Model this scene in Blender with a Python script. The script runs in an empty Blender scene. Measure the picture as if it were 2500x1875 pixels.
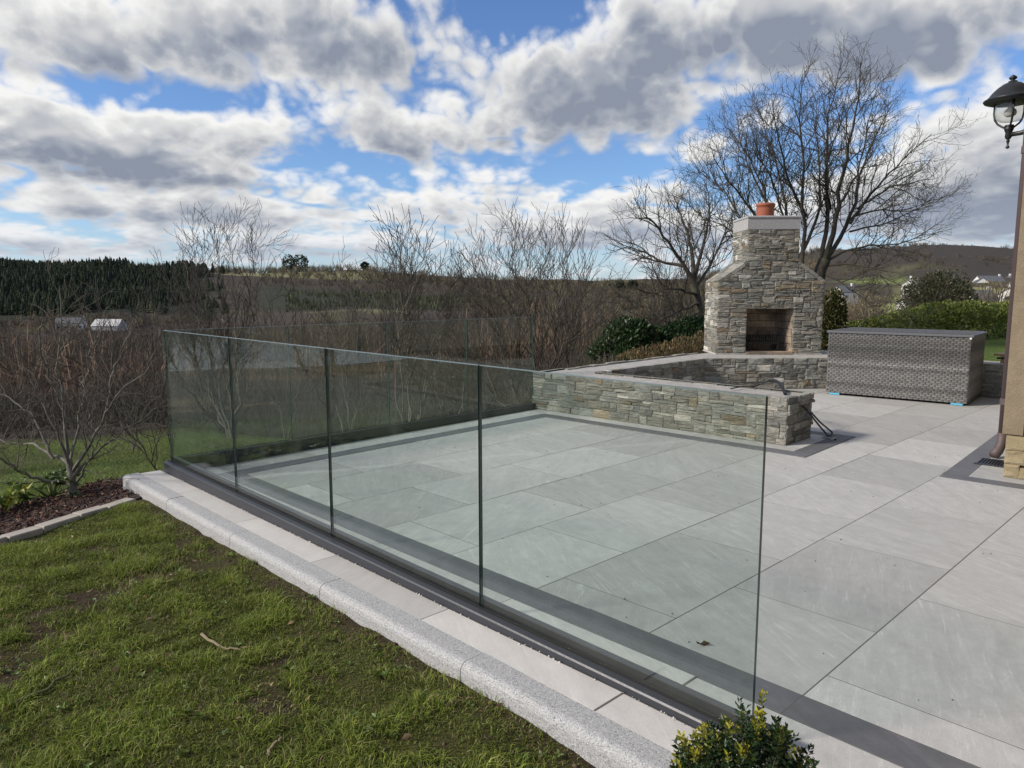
import bpy, math, random
import numpy as np
from mathutils import Vector, Matrix
rnd = random.Random(7)
nrg = np.random.default_rng(11)
scene = bpy.context.scene
COL = scene.collection
rad = math.radians

# ------------------------------------------------------------------ camera
CAM = np.array([1.54266, -2.19407, 1.29661])
FW = np.array([-0.717281, 0.685069, -0.127235])
RT = np.array([0.690799, 0.723046, -0.001266])
UP = np.array([-0.091129, 0.088802, 0.991872])
FPX = 1775.5
cam = bpy.data.cameras.new('camera')
cam.sensor_width = 36.0
cam.lens = FPX / 2500 * 36
cam.clip_start = 0.05
cam.clip_end = 9000
camo = bpy.data.objects.new('camera', cam)
COL.objects.link(camo)
camo.matrix_world = Matrix(((RT[0], UP[0], -FW[0], CAM[0]), (RT[1], UP[1], -FW[1], CAM[1]), (RT[2], UP[2], -FW[2], CAM[2]), (0, 0, 0, 1)))
scene.camera = camo
FH = FW[:2] / np.linalg.norm(FW[:2])          # horizontal view direction and the direction to its right
RH = np.array([FH[1], -FH[0]])

def at(px, py, s):
    """a point of the place that lies s metres into the valley on the sight line of a picture point"""
    return CAM + s * (FW + (px - 1250) / FPX * RT - (py - 937.5) / FPX * UP)

def st(x, y):
    dx, dy = x - CAM[0], y - CAM[1]
    return dx * FH[0] + dy * FH[1], dx * RH[0] + dy * RH[1]

def xy(s, t):
    return CAM[0] + s * FH[0] + t * RH[0], CAM[1] + s * FH[1] + t * RH[1]

# ------------------------------------------------------------------ node helper
class NT:
    def __init__(self, tree):
        self.t = tree
        self.n = tree.nodes
        self.l = tree.links
    def new(self, ty, **kw):
        n = self.n.new(ty)
        for k, v in kw.items():
            setattr(n, k, v)
        return n
    def put(self, sock, v):
        if v is None:
            return
        if isinstance(v, bpy.types.NodeSocket):
            self.l.new(v, sock)
        else:
            if sock.type == 'RGBA' and len(v) == 3:
                v = (*v, 1)
            sock.default_value = v
    def m(self, op, a, b=None, c=None, clamp=False):
        n = self.new('ShaderNodeMath', operation=op, use_clamp=clamp)
        for i, v in enumerate((a, b, c)):
            self.put(n.inputs[i], v)
        return n.outputs[0]
    def v(self, op, a, b=None, s=None):
        n = self.new('ShaderNodeVectorMath', operation=op)
        self.put(n.inputs[0], a)
        self.put(n.inputs[1], b)
        if s is not None:
            self.put(n.inputs['Scale'], s)
        return n.outputs['Value'] if op in ('LENGTH', 'DOT_PRODUCT', 'DISTANCE') else n.outputs[0]
    def noise(self, vec, scale, detail=4, rough=.55, dist=0, color=False):
        n = self.new('ShaderNodeTexNoise')
        self.put(n.inputs['Vector'], vec)
        for k, v in (('Scale', scale), ('Detail', detail), ('Roughness', rough), ('Distortion', dist)):
            self.put(n.inputs[k], v)
        return n.outputs['Color' if color else 'Fac']
    def ramp(self, fac, *stops, interp='LINEAR'):
        n = self.new('ShaderNodeValToRGB')
        cr = n.color_ramp
        cr.interpolation = interp
        while len(cr.elements) < len(stops):
            cr.elements.new(.5)
        for e, (p, c) in zip(cr.elements, stops):
            e.position = p
            e.color = (*c, 1) if hasattr(c, '__len__') else (c, c, c, 1)
        self.put(n.inputs[0], fac)
        return n.outputs[0]
    def mix(self, f, a, b, mode='MIX'):
        n = self.new('ShaderNodeMix', data_type='RGBA', blend_type=mode)
        self.put(n.inputs['Factor'], f)
        self.put(n.inputs[6], a)
        self.put(n.inputs[7], b)
        return n.outputs[2]
    def map(self, vec, scale=(1, 1, 1), loc=(0, 0, 0), rot=(0, 0, 0)):
        n = self.new('ShaderNodeMapping')
        self.put(n.inputs['Vector'], vec)
        self.put(n.inputs['Scale'], scale)
        self.put(n.inputs['Location'], loc)
        self.put(n.inputs['Rotation'], rot)
        return n.outputs[0]
    def sm(self, x, a, b):
        n = self.new('ShaderNodeMapRange', interpolation_type='SMOOTHSTEP')
        self.put(n.inputs[0], x)
        n.inputs[1].default_value = a
        n.inputs[2].default_value = b
        return n.outputs[0]

# ------------------------------------------------------------------ sky with broken cloud
SUN_EL, SUN_DIR = rad(33), np.array([-0.50, -0.866])
SUN_AZ = math.atan2(SUN_DIR[0], SUN_DIR[1])           # from +y towards +x
world = bpy.data.worlds.new('World')
scene.world = world
world.use_nodes = True
w = NT(world.node_tree)
w.n.clear()
sky = w.new('ShaderNodeTexSky', sky_type='NISHITA')
sky.sun_disc = False
sky.sun_elevation = SUN_EL
sky.sun_rotation = SUN_AZ
sky.altitude = 100
sky.air_density = 1.0
sky.dust_density = 0.3
sky.ozone_density = 2.2
D = w.v('NORMALIZE', w.new('ShaderNodeTexCoord').outputs['Generated'])
sp = w.new('ShaderNodeSeparateXYZ')
w.put(sp.inputs[0], D)

def dirs(px, py):
    d = FW + (px - 1250) / FPX * RT - (py - 937.5) / FPX * UP
    return d / np.linalg.norm(d)

def basis(vec):
    """compass of the place: right of the valley axis, along it, up"""
    c = w.new('ShaderNodeCombineXYZ')
    w.put(c.inputs[0], w.v('DOT_PRODUCT', vec, (RH[0], RH[1], 0)))
    w.put(c.inputs[1], w.v('DOT_PRODUCT', vec, (FH[0], FH[1], 0)))
    w.put(c.inputs[2], w.v('DOT_PRODUCT', vec, (0, 0, 1)))
    return c.outputs[0]

# large cloud banks (+) and clear gaps (-): bearing point, half width and half height in degrees, weight
BANKS = [(90, 100, 6.5, 3.4, .95), (500, 70, 7.0, 4.2, .90), (840, 90, 7.5, 3.8, .95), (150, 340, 8.0, 2.7, 1.05), (330, 400, 5.5, 2.0, .7), (680, 335, 3.6, 2.0, .75), (900, 300, 4.2, 2.2, .75), (1080, 330, 4.5, 1.9, .75),
         (1280, 220, 5.5, 3.8, 1.05), (1500, 230, 6.0, 3.9, 1.20), (1640, 60, 7.0, 2.6, .9), (1980, 70, 8.5, 3.2, 1.0), (2270, 80, 5.5, 3.0, .9), (2330, 330, 6.5, 4.2, 1.0), (2480, 480, 6.0, 3.6, .9), (2050, 500, 6.5, 2.6, .65),
         (400, 510, 6.5, 1.3, .75), (1000, 490, 9.0, 1.6, .7), (1180, 430, 6.0, 1.5, .5), (1560, 470, 6.0, 1.4, .45), (640, 440, 5.0, 1.2, .4), (1350, 560, 10.0, 1.6, .65), (1720, 560, 7.0, 1.7, .6), (60, 590, 9.0, 1.2, .6), (750, 600, 12.0, 1.0, .45), (300, 225, 8.5, 1.0, -.55), (1420, 410, 6.5, 1.6, -.45), (1290, 40, 2.6, 1.8, -.5), (2150, 215, 6.0, 1.0, -.35)]
SHIFT = (-.015, 0, .017)                                 # towards the sun's side and up
def bank_sum(q):
    """cloud banks and how much they thin out towards the light"""
    tot, grad = -.52, 0.0
    for (px, py, hw, hh, k) in BANKS:
        c = dirs(px, py)
        c = np.array([c[:2] @ RH, c[:2] @ FH, c[2]])
        s_ = np.array([1 / math.sin(rad(hw)), 1 / math.sin(rad(hw * 1.5)), 1 / math.sin(rad(hh))])
        n = w.new('ShaderNodeVectorMath', operation='MULTIPLY_ADD')
        w.put(n.inputs[0], q)
        n.inputs[1].default_value = tuple(s_)
        n.inputs[2].default_value = tuple(-c * s_)
        g = w.m('POWER', .30, w.v('DOT_PRODUCT', n.outputs[0], n.outputs[0]))
        tot = w.m('MULTIPLY_ADD', g, k, tot)
        gr_ = w.v('DOT_PRODUCT', n.outputs[0], tuple(np.array(SHIFT) * s_ * 2.4 * k))
        grad = w.m('MULTIPLY_ADD', g, gr_, grad)
    return tot, grad

def cloud_space(q):
    s_ = w.new('ShaderNodeSeparateXYZ')
    w.put(s_.inputs[0], q)
    zz = w.m('MAXIMUM', s_.outputs[2], 0.0)
    c = w.new('ShaderNodeCombineXYZ')
    w.put(c.inputs[0], w.m('MULTIPLY', s_.outputs[0], 1.5))
    w.put(c.inputs[1], s_.outputs[1])
    w.put(c.inputs[2], w.m('MULTIPLY', w.m('LOGARITHM', w.m('ADD', zz, .07), 2.71828), .60))
    return c.outputs[0]

def puffs(p, octs):
    """heaped, rounded lumps: folded noise, creased between the heaps"""
    tot = None
    for sc_, k in octs:
        n = w.m('MULTIPLY', w.m('ABSOLUTE', w.m('SUBTRACT', w.noise(p, sc_, 0, .5), .5)), k)
        tot = n if tot is None else w.m('ADD', tot, n)
    return tot

q0 = basis(D)
b0, grad0 = bank_sum(q0)
p0 = cloud_space(q0)
p1 = cloud_space(w.v('ADD', q0, SHIFT))
OC = ((8.0, 2.2), (17.0, 1.5), (36.0, .65))
pu0, pu1 = puffs(p0, OC), puffs(p1, OC)
# beyond the banks charted above the same broken cover goes on all round
sq = w.new('ShaderNodeSeparateXYZ')
w.put(sq.inputs[0], q0)
away = w.m('MAXIMUM', w.m('SUBTRACT', 1.0, w.sm(sq.outputs[1], .50, .74)), w.sm(sq.outputs[2], .37, .52))
low = w.m('MULTIPLY', w.m('SUBTRACT', 1.0, w.sm(sp.outputs[2], .07, .17)), .34)
low = w.m('MULTIPLY_ADD', away, .46, low)
big0, big1 = w.noise(p0, 3.6, 1.0, .5), w.noise(p1, 3.6, 1.0, .5)
edge = w.noise(p0, 20.0, 5, .62)
d0 = w.m('ADD', w.m('MULTIPLY_ADD', w.m('SUBTRACT', big0, .5), 1.3, w.m('MULTIPLY', b0, 1.05)), w.m('ADD', w.m('ADD', w.m('SUBTRACT', pu0, .41), low), w.m('MULTIPLY', w.m('SUBTRACT', edge, .5), .90)))
df = w.m('ADD', w.m('MULTIPLY', w.m('SUBTRACT', pu0, pu1), .50), w.m('MULTIPLY', w.m('SUBTRACT', big0, big1), 1.5))
cover = w.sm(d0, -.36, .34)
thick = w.sm(d0, .05, .95)
lit = w.sm(w.m('MULTIPLY_ADD', grad0, .8, df), -.80, .62)
# the deepest banks let least light through to their undersides
deep = 0.0
for (px, py, hw, hh, k) in ((1430, 190, 10, 4.5, .24), (1980, 70, 11, 4.0, .22), (930, 80, 7, 3.5, .16), (230, 430, 7, 1.6, .15), (2400, 480, 7, 2.5, .20)):
    c = dirs(px, py)
    c = np.array([c[:2] @ RH, c[:2] @ FH, c[2]])
    s_ = np.array([1 / math.sin(rad(hw)), 1 / math.sin(rad(hw * 1.5)), 1 / math.sin(rad(hh))])
    n = w.new('ShaderNodeVectorMath', operation='MULTIPLY_ADD')
    w.put(n.inputs[0], q0)
    n.inputs[1].default_value = tuple(s_)
    n.inputs[2].default_value = tuple(-c * s_)
    deep = w.m('MULTIPLY_ADD', w.m('POWER', .38, w.v('DOT_PRODUCT', n.outputs[0], n.outputs[0])), k, deep)
shade = w.m('SUBTRACT', w.m('SUBTRACT', w.m('MULTIPLY_ADD', lit, 1.05, .25), w.m('MULTIPLY', thick, .62)), deep)
ccol = w.ramp(shade, (0.0, (.265, .30, .38)), (.25, (.40, .43, .49)), (.50, (.60, .61, .63)), (.78, (.80, .80, .795)), (1, (.93, .925, .915)))
blue = w.mix(1, sky.outputs[0], (.80, .98, 1.28), 'MULTIPLY')
mixc = w.mix(cover, w.v('SCALE', blue, s=.112), ccol)
# towards the horizon the cloud deck runs together and pales
hz = w.m('MULTIPLY', w.m('SUBTRACT', 1.0, w.sm(sp.outputs[2], .0, .13)), .42)
mixc = w.mix(hz, mixc, (.56, .655, .80))
bg = w.new('ShaderNodeBackground')
w.put(bg.inputs[0], mixc)
bg.inputs[1].default_value = 1.0
wo = w.new('ShaderNodeOutputWorld')
w.put(wo.inputs[0], bg.outputs[0])
world.cycles.sampling_method = 'NONE'

sun = bpy.data.lights.new('sun', 'SUN')
sun.energy = 4.6
sun.angle = rad(8)
sun.color = (1, .91, .79)
suno = bpy.data.objects.new('sun', sun)
COL.objects.link(suno)
sd = Vector((SUN_DIR[0] * math.cos(SUN_EL), SUN_DIR[1] * math.cos(SUN_EL), math.sin(SUN_EL)))
suno.rotation_euler = sd.to_track_quat('Z', 'Y').to_euler()
suno.location = (-20, -20, 20)

vs = scene.view_settings
vs.view_transform = 'Standard'
vs.look = 'None'
vs.exposure = 0.0
vs.gamma = 1.0
vs.use_curve_mapping = False
scene.render.engine = 'CYCLES'
cy = scene.cycles
cy.max_bounces = 8
cy.diffuse_bounces = 3
cy.glossy_bounces = 3
cy.transmission_bounces = 4
cy.transparent_max_bounces = 24
cy.caustics_reflective = False
cy.caustics_refractive = False
cy.use_denoising = True
cy.denoiser = 'OPENIMAGEDENOISE'

# ------------------------------------------------------------------ object helpers
def tag(o, label=None, cat=None, group=None, kind=None):
    if label: o['label'] = label
    if cat: o['category'] = cat
    if group: o['group'] = group
    if kind: o['kind'] = kind
    return o

def empty(name, loc=(0, 0, 0)):
    o = bpy.data.objects.new(name, None)
    o.empty_display_size = .2
    o.location = [float(q) for q in loc]
    COL.objects.link(o)
    return o

def wloc(o):
    v = Vector((0, 0, 0))
    while o is not None:
        v = v + o.location
        o = o.parent
    return v

def link(name, me, mats, parent=None, loc=None):
    o = bpy.data.objects.new(name, me)
    for m_ in (mats if isinstance(mats, (list, tuple)) else [mats]):
        if m_ is not None and len(me.materials) < (len(mats) if isinstance(mats, (list, tuple)) else 1):
            me.materials.append(m_)
    COL.objects.link(o)
    if parent is not None:
        o.parent = parent
        base = wloc(parent)
        o.location = Vector(loc) - base if loc is not None else (0, 0, 0)
    elif loc is not None:
        o.location = loc
    return o

def mesh(name, V, F, mats, parent=None, loc=None, smooth=False, col=None, mi=None):
    """V in world coordinates; loc is the object's own origin (default: the parent's)"""
    V = np.asarray(V, dtype=np.float64).reshape(-1, 3)
    org = np.array(loc) if loc is not None else (np.array(wloc(parent)) if parent is not None else np.zeros(3))
    V = V - org
    me = bpy.data.meshes.new(name)
    if isinstance(F, np.ndarray):
        k = F.shape[1]
        n = len(F)
        me.vertices.add(len(V))
        me.vertices.foreach_set('co', V.astype(np.float32).ravel())
        me.loops.add(n * k)
        me.loops.foreach_set('vertex_index', F.astype(np.int32).ravel())
        me.polygons.add(n)
        me.polygons.foreach_set('loop_start', np.arange(0, n * k, k, dtype=np.int32))
        if smooth:
            me.polygons.foreach_set('use_smooth', np.ones(n, dtype=bool))
        me.update(calc_edges=True)
    else:
        me.from_pydata([tuple(map(float, q)) for q in V], [], [tuple(map(int, f)) for f in F])
        if smooth:
            me.polygons.foreach_set('use_smooth', np.ones(len(me.polygons), dtype=bool))
        me.update()
    if mi is not None:
        me.polygons.foreach_set('material_index', np.asarray(mi, dtype=np.int32))
    if col is not None:
        a = me.attributes.new('Col', 'FLOAT_COLOR', 'POINT')
        c = np.ones((len(V), 4), dtype=np.float32)
        c[:, :3] = col
        a.data.foreach_set('color', c.ravel())
    return link(name, me, mats, parent, tuple(org))

class MB:
    """collects boxes, prisms, tubes and lathes that form ONE part"""
    def __init__(self):
        self.V, self.F, self.n = [], [], 0
    def add(self, V, F):
        self.V.append(np.asarray(V, float).reshape(-1, 3))
        self.F += [tuple(i + self.n for i in f) for f in F]
        self.n += len(self.V[-1])
        return self
    def box(self, c, s, ex=(1, 0, 0), ey=(0, 1, 0), ez=(0, 0, 1), bev=0.0):
        c, ex, ey, ez = (np.array(q, float) for q in (c, ex, ey, ez))
        hx, hy, hz = s[0] / 2, s[1] / 2, s[2] / 2
        if bev <= 0:
            V = [c + ex * i * hx + ey * j * hy + ez * k * hz for k in (-1, 1) for i, j in ((-1, -1), (1, -1), (1, 1), (-1, 1))]
            F = [(3, 2, 1, 0), (4, 5, 6, 7), (0, 1, 5, 4), (1, 2, 6, 5), (2, 3, 7, 6), (3, 0, 4, 7)]
            return self.add(V, F)
        V = []
        for (k, b) in ((-hz, 0), (hz - bev, 0), (hz, bev)):
            V += [c + ex * i * (hx - b) + ey * j * (hy - b) + ez * k for i, j in ((-1, -1), (1, -1), (1, 1), (-1, 1))]
        F = [(3, 2, 1, 0), (8, 9, 10, 11)]
        for q in (0, 4):
            F += [(q + i, q + (i + 1) % 4, q + 4 + (i + 1) % 4, q + 4 + i) for i in range(4)]
        return self.add(V, F)
    def prism(self, poly, o, ex, ez, ey, y0, y1):
        """polygon (u,w) in the plane o + u ex + w ez, extruded along ey from y0 to y1"""
        o, ex, ez, ey = (np.array(q, float) for q in (o, ex, ez, ey))
        n = len(poly)
        V = [o + ex * a + ez * b + ey * y for y in (y0, y1) for a, b in poly]
        F = [tuple(range(n))[::-1], tuple(range(n, 2 * n))]
        F += [(i, (i + 1) % n, n + (i + 1) % n, n + i) for i in range(n)]
        return self.add(V, F)
    def tube(self, P, r, sides=8, cap=True):
        P = np.asarray(P, float)
        r = np.broadcast_to(np.asarray(r, float), (len(P),))
        V, F = tube(P, r, sides)
        n = len(P)
        F = [tuple(f) for f in F]
        if cap:
            F += [tuple(range(sides))[::-1], tuple(range((n - 1) * sides, n * sides))]
        return self.add(V, F)
    def lathe(self, prof, c, sides=24, ax=(0, 0, 1)):
        ax = np.array(ax, float)
        ax /= np.linalg.norm(ax)
        a = np.cross(ax, (1, 0, 0) if abs(ax[0]) < .9 else (0, 1, 0))
        a /= np.linalg.norm(a)
        b = np.cross(ax, a)
        th = np.linspace(0, 2 * math.pi, sides, endpoint=False)
        V = [np.array(c) + ax * h + (a * math.cos(t) + b * math.sin(t)) * r_ for r_, h in prof for t in th]
        n = len(prof)
        F = [(j * sides + i, j * sides + (i + 1) % sides, (j + 1) * sides + (i + 1) % sides, (j + 1) * sides + i) for j in range(n - 1) for i in range(sides)]
        return self.add(V, F)
    def build(self, name, mats, parent=None, loc=None, smooth=False, col=None):
        return mesh(name, np.concatenate(self.V), self.F, mats, parent, loc, smooth, col)

def tube(P, r, k):
    """ring vertices and quads along a polyline"""
    n = len(P)
    T = np.gradient(P, axis=0)
    T /= np.linalg.norm(T, axis=1)[:, None] + 1e-12
    m_ = T.mean(0)
    ref = np.array([0, 0, 1.0]) if abs(m_[2]) < .8 * np.linalg.norm(m_) else np.array([1.0, .2, 0])
    A = np.cross(T, ref)
    A /= np.linalg.norm(A, axis=1)[:, None] + 1e-12
    B = np.cross(T, A)
    th = np.arange(k) * 2 * math.pi / k
    V = P[:, None] + r[:, None, None] * (np.cos(th)[None, :, None] * A[:, None] + np.sin(th)[None, :, None] * B[:, None])
    i = np.arange(n - 1)[:, None] * k
    j = np.arange(k)[None]
    j2 = (j + 1) % k
    F = np.stack([i + j, i + j2, i + k + j2, i + k + j], -1).reshape(-1, 4)
    return V.reshape(-1, 3), F

# ------------------------------------------------------------------ value noise for geometry
_perm = np.random.default_rng(5).random((256, 256))
def vnoise(x, y):
    x, y = np.asarray(x, float), np.asarray(y, float)
    xi, yi = np.floor(x).astype(int), np.floor(y).astype(int)
    fx, fy = x - xi, y - yi
    fx, fy = fx * fx * (3 - 2 * fx), fy * fy * (3 - 2 * fy)
    g = lambda a, b: _perm[a & 255, b & 255]
    return (g(xi, yi) * (1 - fx) + g(xi + 1, yi) * fx) * (1 - fy) + (g(xi, yi + 1) * (1 - fx) + g(xi + 1, yi + 1) * fx) * fy
def fbm(x, y, o=4):
    v, a, t = 0, .5, 0
    for i in range(o):
        v = v + a * vnoise(np.asarray(x) * 2 ** i + 17.3 * i, np.asarray(y) * 2 ** i + 9.1 * i)
        t += a
        a *= .5
    return v / t
# ------------------------------------------------------------------ materials
def mat(name, build, disp=None):
    m_ = bpy.data.materials.new(name)
    m_.use_nodes = True
    t = NT(m_.node_tree)
    b = t.n['Principled BSDF']
    build(t, b)
    return m_

def obj_co(t, spread=0.0):
    c = t.new('ShaderNodeTexCoord').outputs['Object']
    if spread:
        r_ = t.new('ShaderNodeObjectInfo').outputs['Random']
        k = t.new('ShaderNodeCombineXYZ')
        t.put(k.inputs[0], t.m('MULTIPLY', r_, spread))
        t.put(k.inputs[1], t.m('MULTIPLY', t.m('FRACT', t.m('MULTIPLY', r_, 37.7)), spread))
        c = t.v('ADD', c, k.outputs[0])
    return c

def bump(t, b, h, dist=.01, strength=1.0, prev=None):
    n = t.new('ShaderNodeBump')
    n.inputs['Strength'].default_value = strength
    n.inputs['Distance'].default_value = dist
    t.put(n.inputs['Height'], h)
    if prev is not None:
        t.put(n.inputs['Normal'], prev)
    t.put(b.inputs['Normal'], n.outputs[0])
    return n.outputs[0]

def orand(t, k=1.0):
    r_ = t.new('ShaderNodeObjectInfo').outputs['Random']
    return t.m('FRACT', t.m('MULTIPLY', r_, k)) if k != 1 else r_

def plain(name, col, rough=.6, metal=0, nz=0.0, scale=30, spec=.5):
    def f(t, b):
        c = obj_co(t)
        if nz:
            n = t.noise(c, scale, 5)
            t.put(b.inputs['Base Color'], t.mix(n, tuple(q * (1 - nz) for q in col), tuple(q * (1 + nz) for q in col)))
            bump(t, b, n, .002, .4)
        else:
            t.put(b.inputs['Base Color'], col)
        b.inputs['Roughness'].default_value = rough
        b.inputs['Metallic'].default_value = metal
        b.inputs['Specular IOR Level'].default_value = spec
    return mat(name, f)

def tile_mat(name, c0, c1, c2, streak=.5):
    def f(t, b):
        c = obj_co(t, 40)
        r_ = orand(t, 13.1)
        rot = t.new('ShaderNodeVectorRotate', rotation_type='Z_AXIS')
        t.put(rot.inputs['Vector'], c)
        t.put(rot.inputs['Angle'], t.m('ADD', t.m('MULTIPLY', orand(t, 5.7), 1.1), .2))
        q = rot.outputs[0]
        n1 = t.noise(t.map(q, (1.0, 5.0, 1)), 2.0, 10, .74, .7)
        n2 = t.noise(q, 14, 9, .78)
        n3 = t.noise(t.map(q, (1.0, 11, 1)), 3.4, 9, .76, 1.0)
        f0 = t.m('ADD', t.m('MULTIPLY', n1, .5), t.m('MULTIPLY', n2, .5))
        col = t.ramp(f0, (.30, c0), (.52, c1), (.72, c2))
        col = t.mix(t.m('MULTIPLY', t.sm(n3, .54, .70), streak), col, tuple(min(1, k * 1.35) for k in c2))
        fine = t.noise(q, 160, 3, .7)
        col = t.mix(.55, col, t.mix(fine, (.60, .60, .60), (1.40, 1.40, 1.40)), 'MULTIPLY')
        tone = t.m('ADD', .82, t.m('MULTIPLY', r_, .29))
        col = t.v('SCALE', col, s=tone)
        dirt = t.noise(t.new('ShaderNodeNewGeometry').outputs['Position'], 1.3, 6, .65)
        col = t.mix(t.m('MULTIPLY', t.sm(dirt, .5, .75), .22), col, (.24, .22, .19))
        t.put(b.inputs['Base Color'], col)
        t.put(b.inputs['Roughness'], t.m('ADD', .46, t.m('MULTIPLY', n2, .25)))
        bump(t, b, t.m('ADD', t.m('MULTIPLY', n2, 1.0), t.m('MULTIPLY', fine, .35)), .0022, .6)
    return mat(name, f)

M = {}
M['tile'] = tile_mat('porcelain_grey', (.325, .322, .308), (.432, .428, .412), (.545, .540, .520), .50)
M['dark_tile'] = tile_mat('porcelain_charcoal', (.085, .087, .095), (.125, .127, .137), (.175, .178, .19), .25)
M['pale_tile'] = tile_mat('porcelain_pale', (.43, .415, .395), (.51, .492, .468), (.59, .572, .545), .25)
M['grout'] = plain('grout', (.115, .108, .098), .9, nz=.3)

def granite(t, b):
    c = obj_co(t, 20)
    n = t.noise(c, 190, 3, .75)
    v = t.new('ShaderNodeTexVoronoi')
    t.put(v.inputs['Vector'], c)
    v.inputs['Scale'].default_value = 330
    k = t.new('ShaderNodeSeparateColor')
    t.put(k.inputs[0], v.outputs['Color'])
    col = t.ramp(k.outputs[0], (0, (.13, .135, .145)), (.16, (.20, .205, .215)), (.26, (.30, .305, .31)), (.62, (.39, .39, .39)), (1, (.55, .55, .545)))
    col = t.mix(t.sm(n, .42, .7), col, (.40, .40, .40))
    st_ = t.noise(c, 3.0, 5, .6)
    col = t.mix(t.m('MULTIPLY', t.sm(st_, .48, .75), .3), col, (.36, .345, .31))
    t.put(b.inputs['Base Color'], col)
    b.inputs['Roughness'].default_value = .72
    bump(t, b, t.m('ADD', n, k.outputs[1]), .0016, .7)
M['granite'] = mat('silver_granite', granite)

def stone_builder(ramp, rough=.85):
    def f(t, b):
        c = obj_co(t, 30)
        g = t.noise(t.map(c, (8, 8, 60)), 1.0, 8, .72, 1.1)
        s2 = t.noise(c, 34, 7, .72)
        n3 = t.noise(c, 7, 5, .6)
        r_ = orand(t, 3.3)
        fac = t.m('ADD', t.m('MULTIPLY', g, .55), t.m('ADD', t.m('MULTIPLY', s2, .25), t.m('MULTIPLY', n3, .2)))
        col = t.ramp(fac, *ramp)
        tone = t.m('ADD', .60, t.m('MULTIPLY', r_, .66))
        col = t.v('SCALE', col, s=tone)
        warm = t.mix(orand(t, 7.9), (1.0, 1.03, 1.02), (1.09, 1.0, .88))
        col = t.mix(.8, col, warm, 'MULTIPLY')
        iron = t.sm(t.noise(c, 5.5, 6, .7), .60, .78)
        col = t.mix(t.m('MULTIPLY', iron, .4), col, (.30, .20, .10))
        spark = t.sm(t.noise(c, 130, 2, .8), .62, .75)
        col = t.mix(t.m('MULTIPLY', spark, .45), col, (.62, .62, .60))
        t.put(b.inputs['Base Color'], col)
        b.inputs['Roughness'].default_value = rough
        h = t.m('ADD', t.m('MULTIPLY', g, 1.0), t.m('MULTIPLY', s2, .6))
        bump(t, b, h, .020, 1.0)
    return f
M['stone'] = mat('gneiss_grey', stone_builder([(.30, (.060, .063, .058)), (.44, (.195, .196, .180)), (.56, (.33, .325, .298)), (.70, (.54, .53, .495))]))
M['stone_ochre'] = mat('gneiss_ochre', stone_builder([(.28, (.09, .075, .055)), (.46, (.235, .195, .14)), (.6, (.36, .31, .235)), (.78, (.50, .45, .37))]))
M['stone_white'] = mat('quartz_pale', stone_builder([(.28, (.30, .30, .285)), (.46, (.48, .475, .45)), (.6, (.60, .59, .57)), (.78, (.70, .69, .67))]))

def mortar(t, b):
    c = obj_co(t)
    n = t.noise(c, 14, 8, .7)
    n2 = t.noise(c, 90, 4, .7)
    col = t.ramp(t.m('ADD', t.m('MULTIPLY', n, .6), t.m('MULTIPLY', n2, .4)), (.3, (.24, .23, .215)), (.55, (.42, .405, .385)), (.75, (.56, .545, .525)))
    t.put(b.inputs['Base Color'], col)
    b.inputs['Roughness'].default_value = .95
    bump(t, b, t.m('ADD', n, t.m('MULTIPLY', n2, .5)), .02, .9)
M['mortar'] = mat('mortar', mortar)
M['joint'] = plain('mortar_joint', (.25, .242, .225), .95, nz=.35, scale=40)

def glassm(t, b):
    t.n.remove(b)
    lw = t.new('ShaderNodeLayerWeight')
    lw.inputs[0].default_value = .5
    f = t.m('ADD', .042, t.m('MULTIPLY', t.m('POWER', lw.outputs['Facing'], 5.0), .90))
    co = obj_co(t)
    smear = t.noise(t.map(co, (1.5, 1.5, .6)), 2.2, 7, .7, 1.5)
    tr = t.new('ShaderNodeBsdfTransparent')
    tr.inputs[0].default_value = (.925, .960, .946, 1)
    gl = t.new('ShaderNodeBsdfGlossy')
    gl.inputs['Roughness'].default_value = 0.0
    gl.inputs[0].default_value = (.95, 1, .98, 1)
    di = t.new('ShaderNodeBsdfDiffuse')
    di.inputs[0].default_value = (.55, .60, .58, 1)
    m1 = t.new('ShaderNodeMixShader')
    t.put(m1.inputs[0], f)
    t.l.new(tr.outputs[0], m1.inputs[1])
    t.l.new(gl.outputs[0], m1.inputs[2])
    m2 = t.new('ShaderNodeMixShader')
    t.put(m2.inputs[0], t.m('MULTIPLY', t.sm(smear, .45, .8), .022))
    t.l.new(m1.outputs[0], m2.inputs[1])
    t.l.new(di.outputs[0], m2.inputs[2])
    t.l.new(m2.outputs[0], t.n['Material Output'].inputs[0])
M['glass'] = mat('float_glass', glassm)
M['glass_edge'] = plain('glass_edge', (.018, .055, .048), .18, spec=.9)
M['arris'] = plain('glint_tinted_arris', (.10, .135, .128), .2, spec=.7)  # sky glint along the pane tops put into a paler base colour
M['channel'] = plain('anthracite_aluminium', (.035, .038, .047), .42, .25, nz=.12, scale=60)
M['rubber'] = plain('black_rubber', (.010, .010, .011), .45)
M['black'] = plain('black_paint', (.012, .013, .015), .42, nz=.2, scale=50)
M['white_paint'] = plain('white_plastic', (.75, .75, .73), .5)
M['terracotta'] = plain('terracotta', (.30, .088, .045), .7, nz=.14, scale=18)

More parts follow.
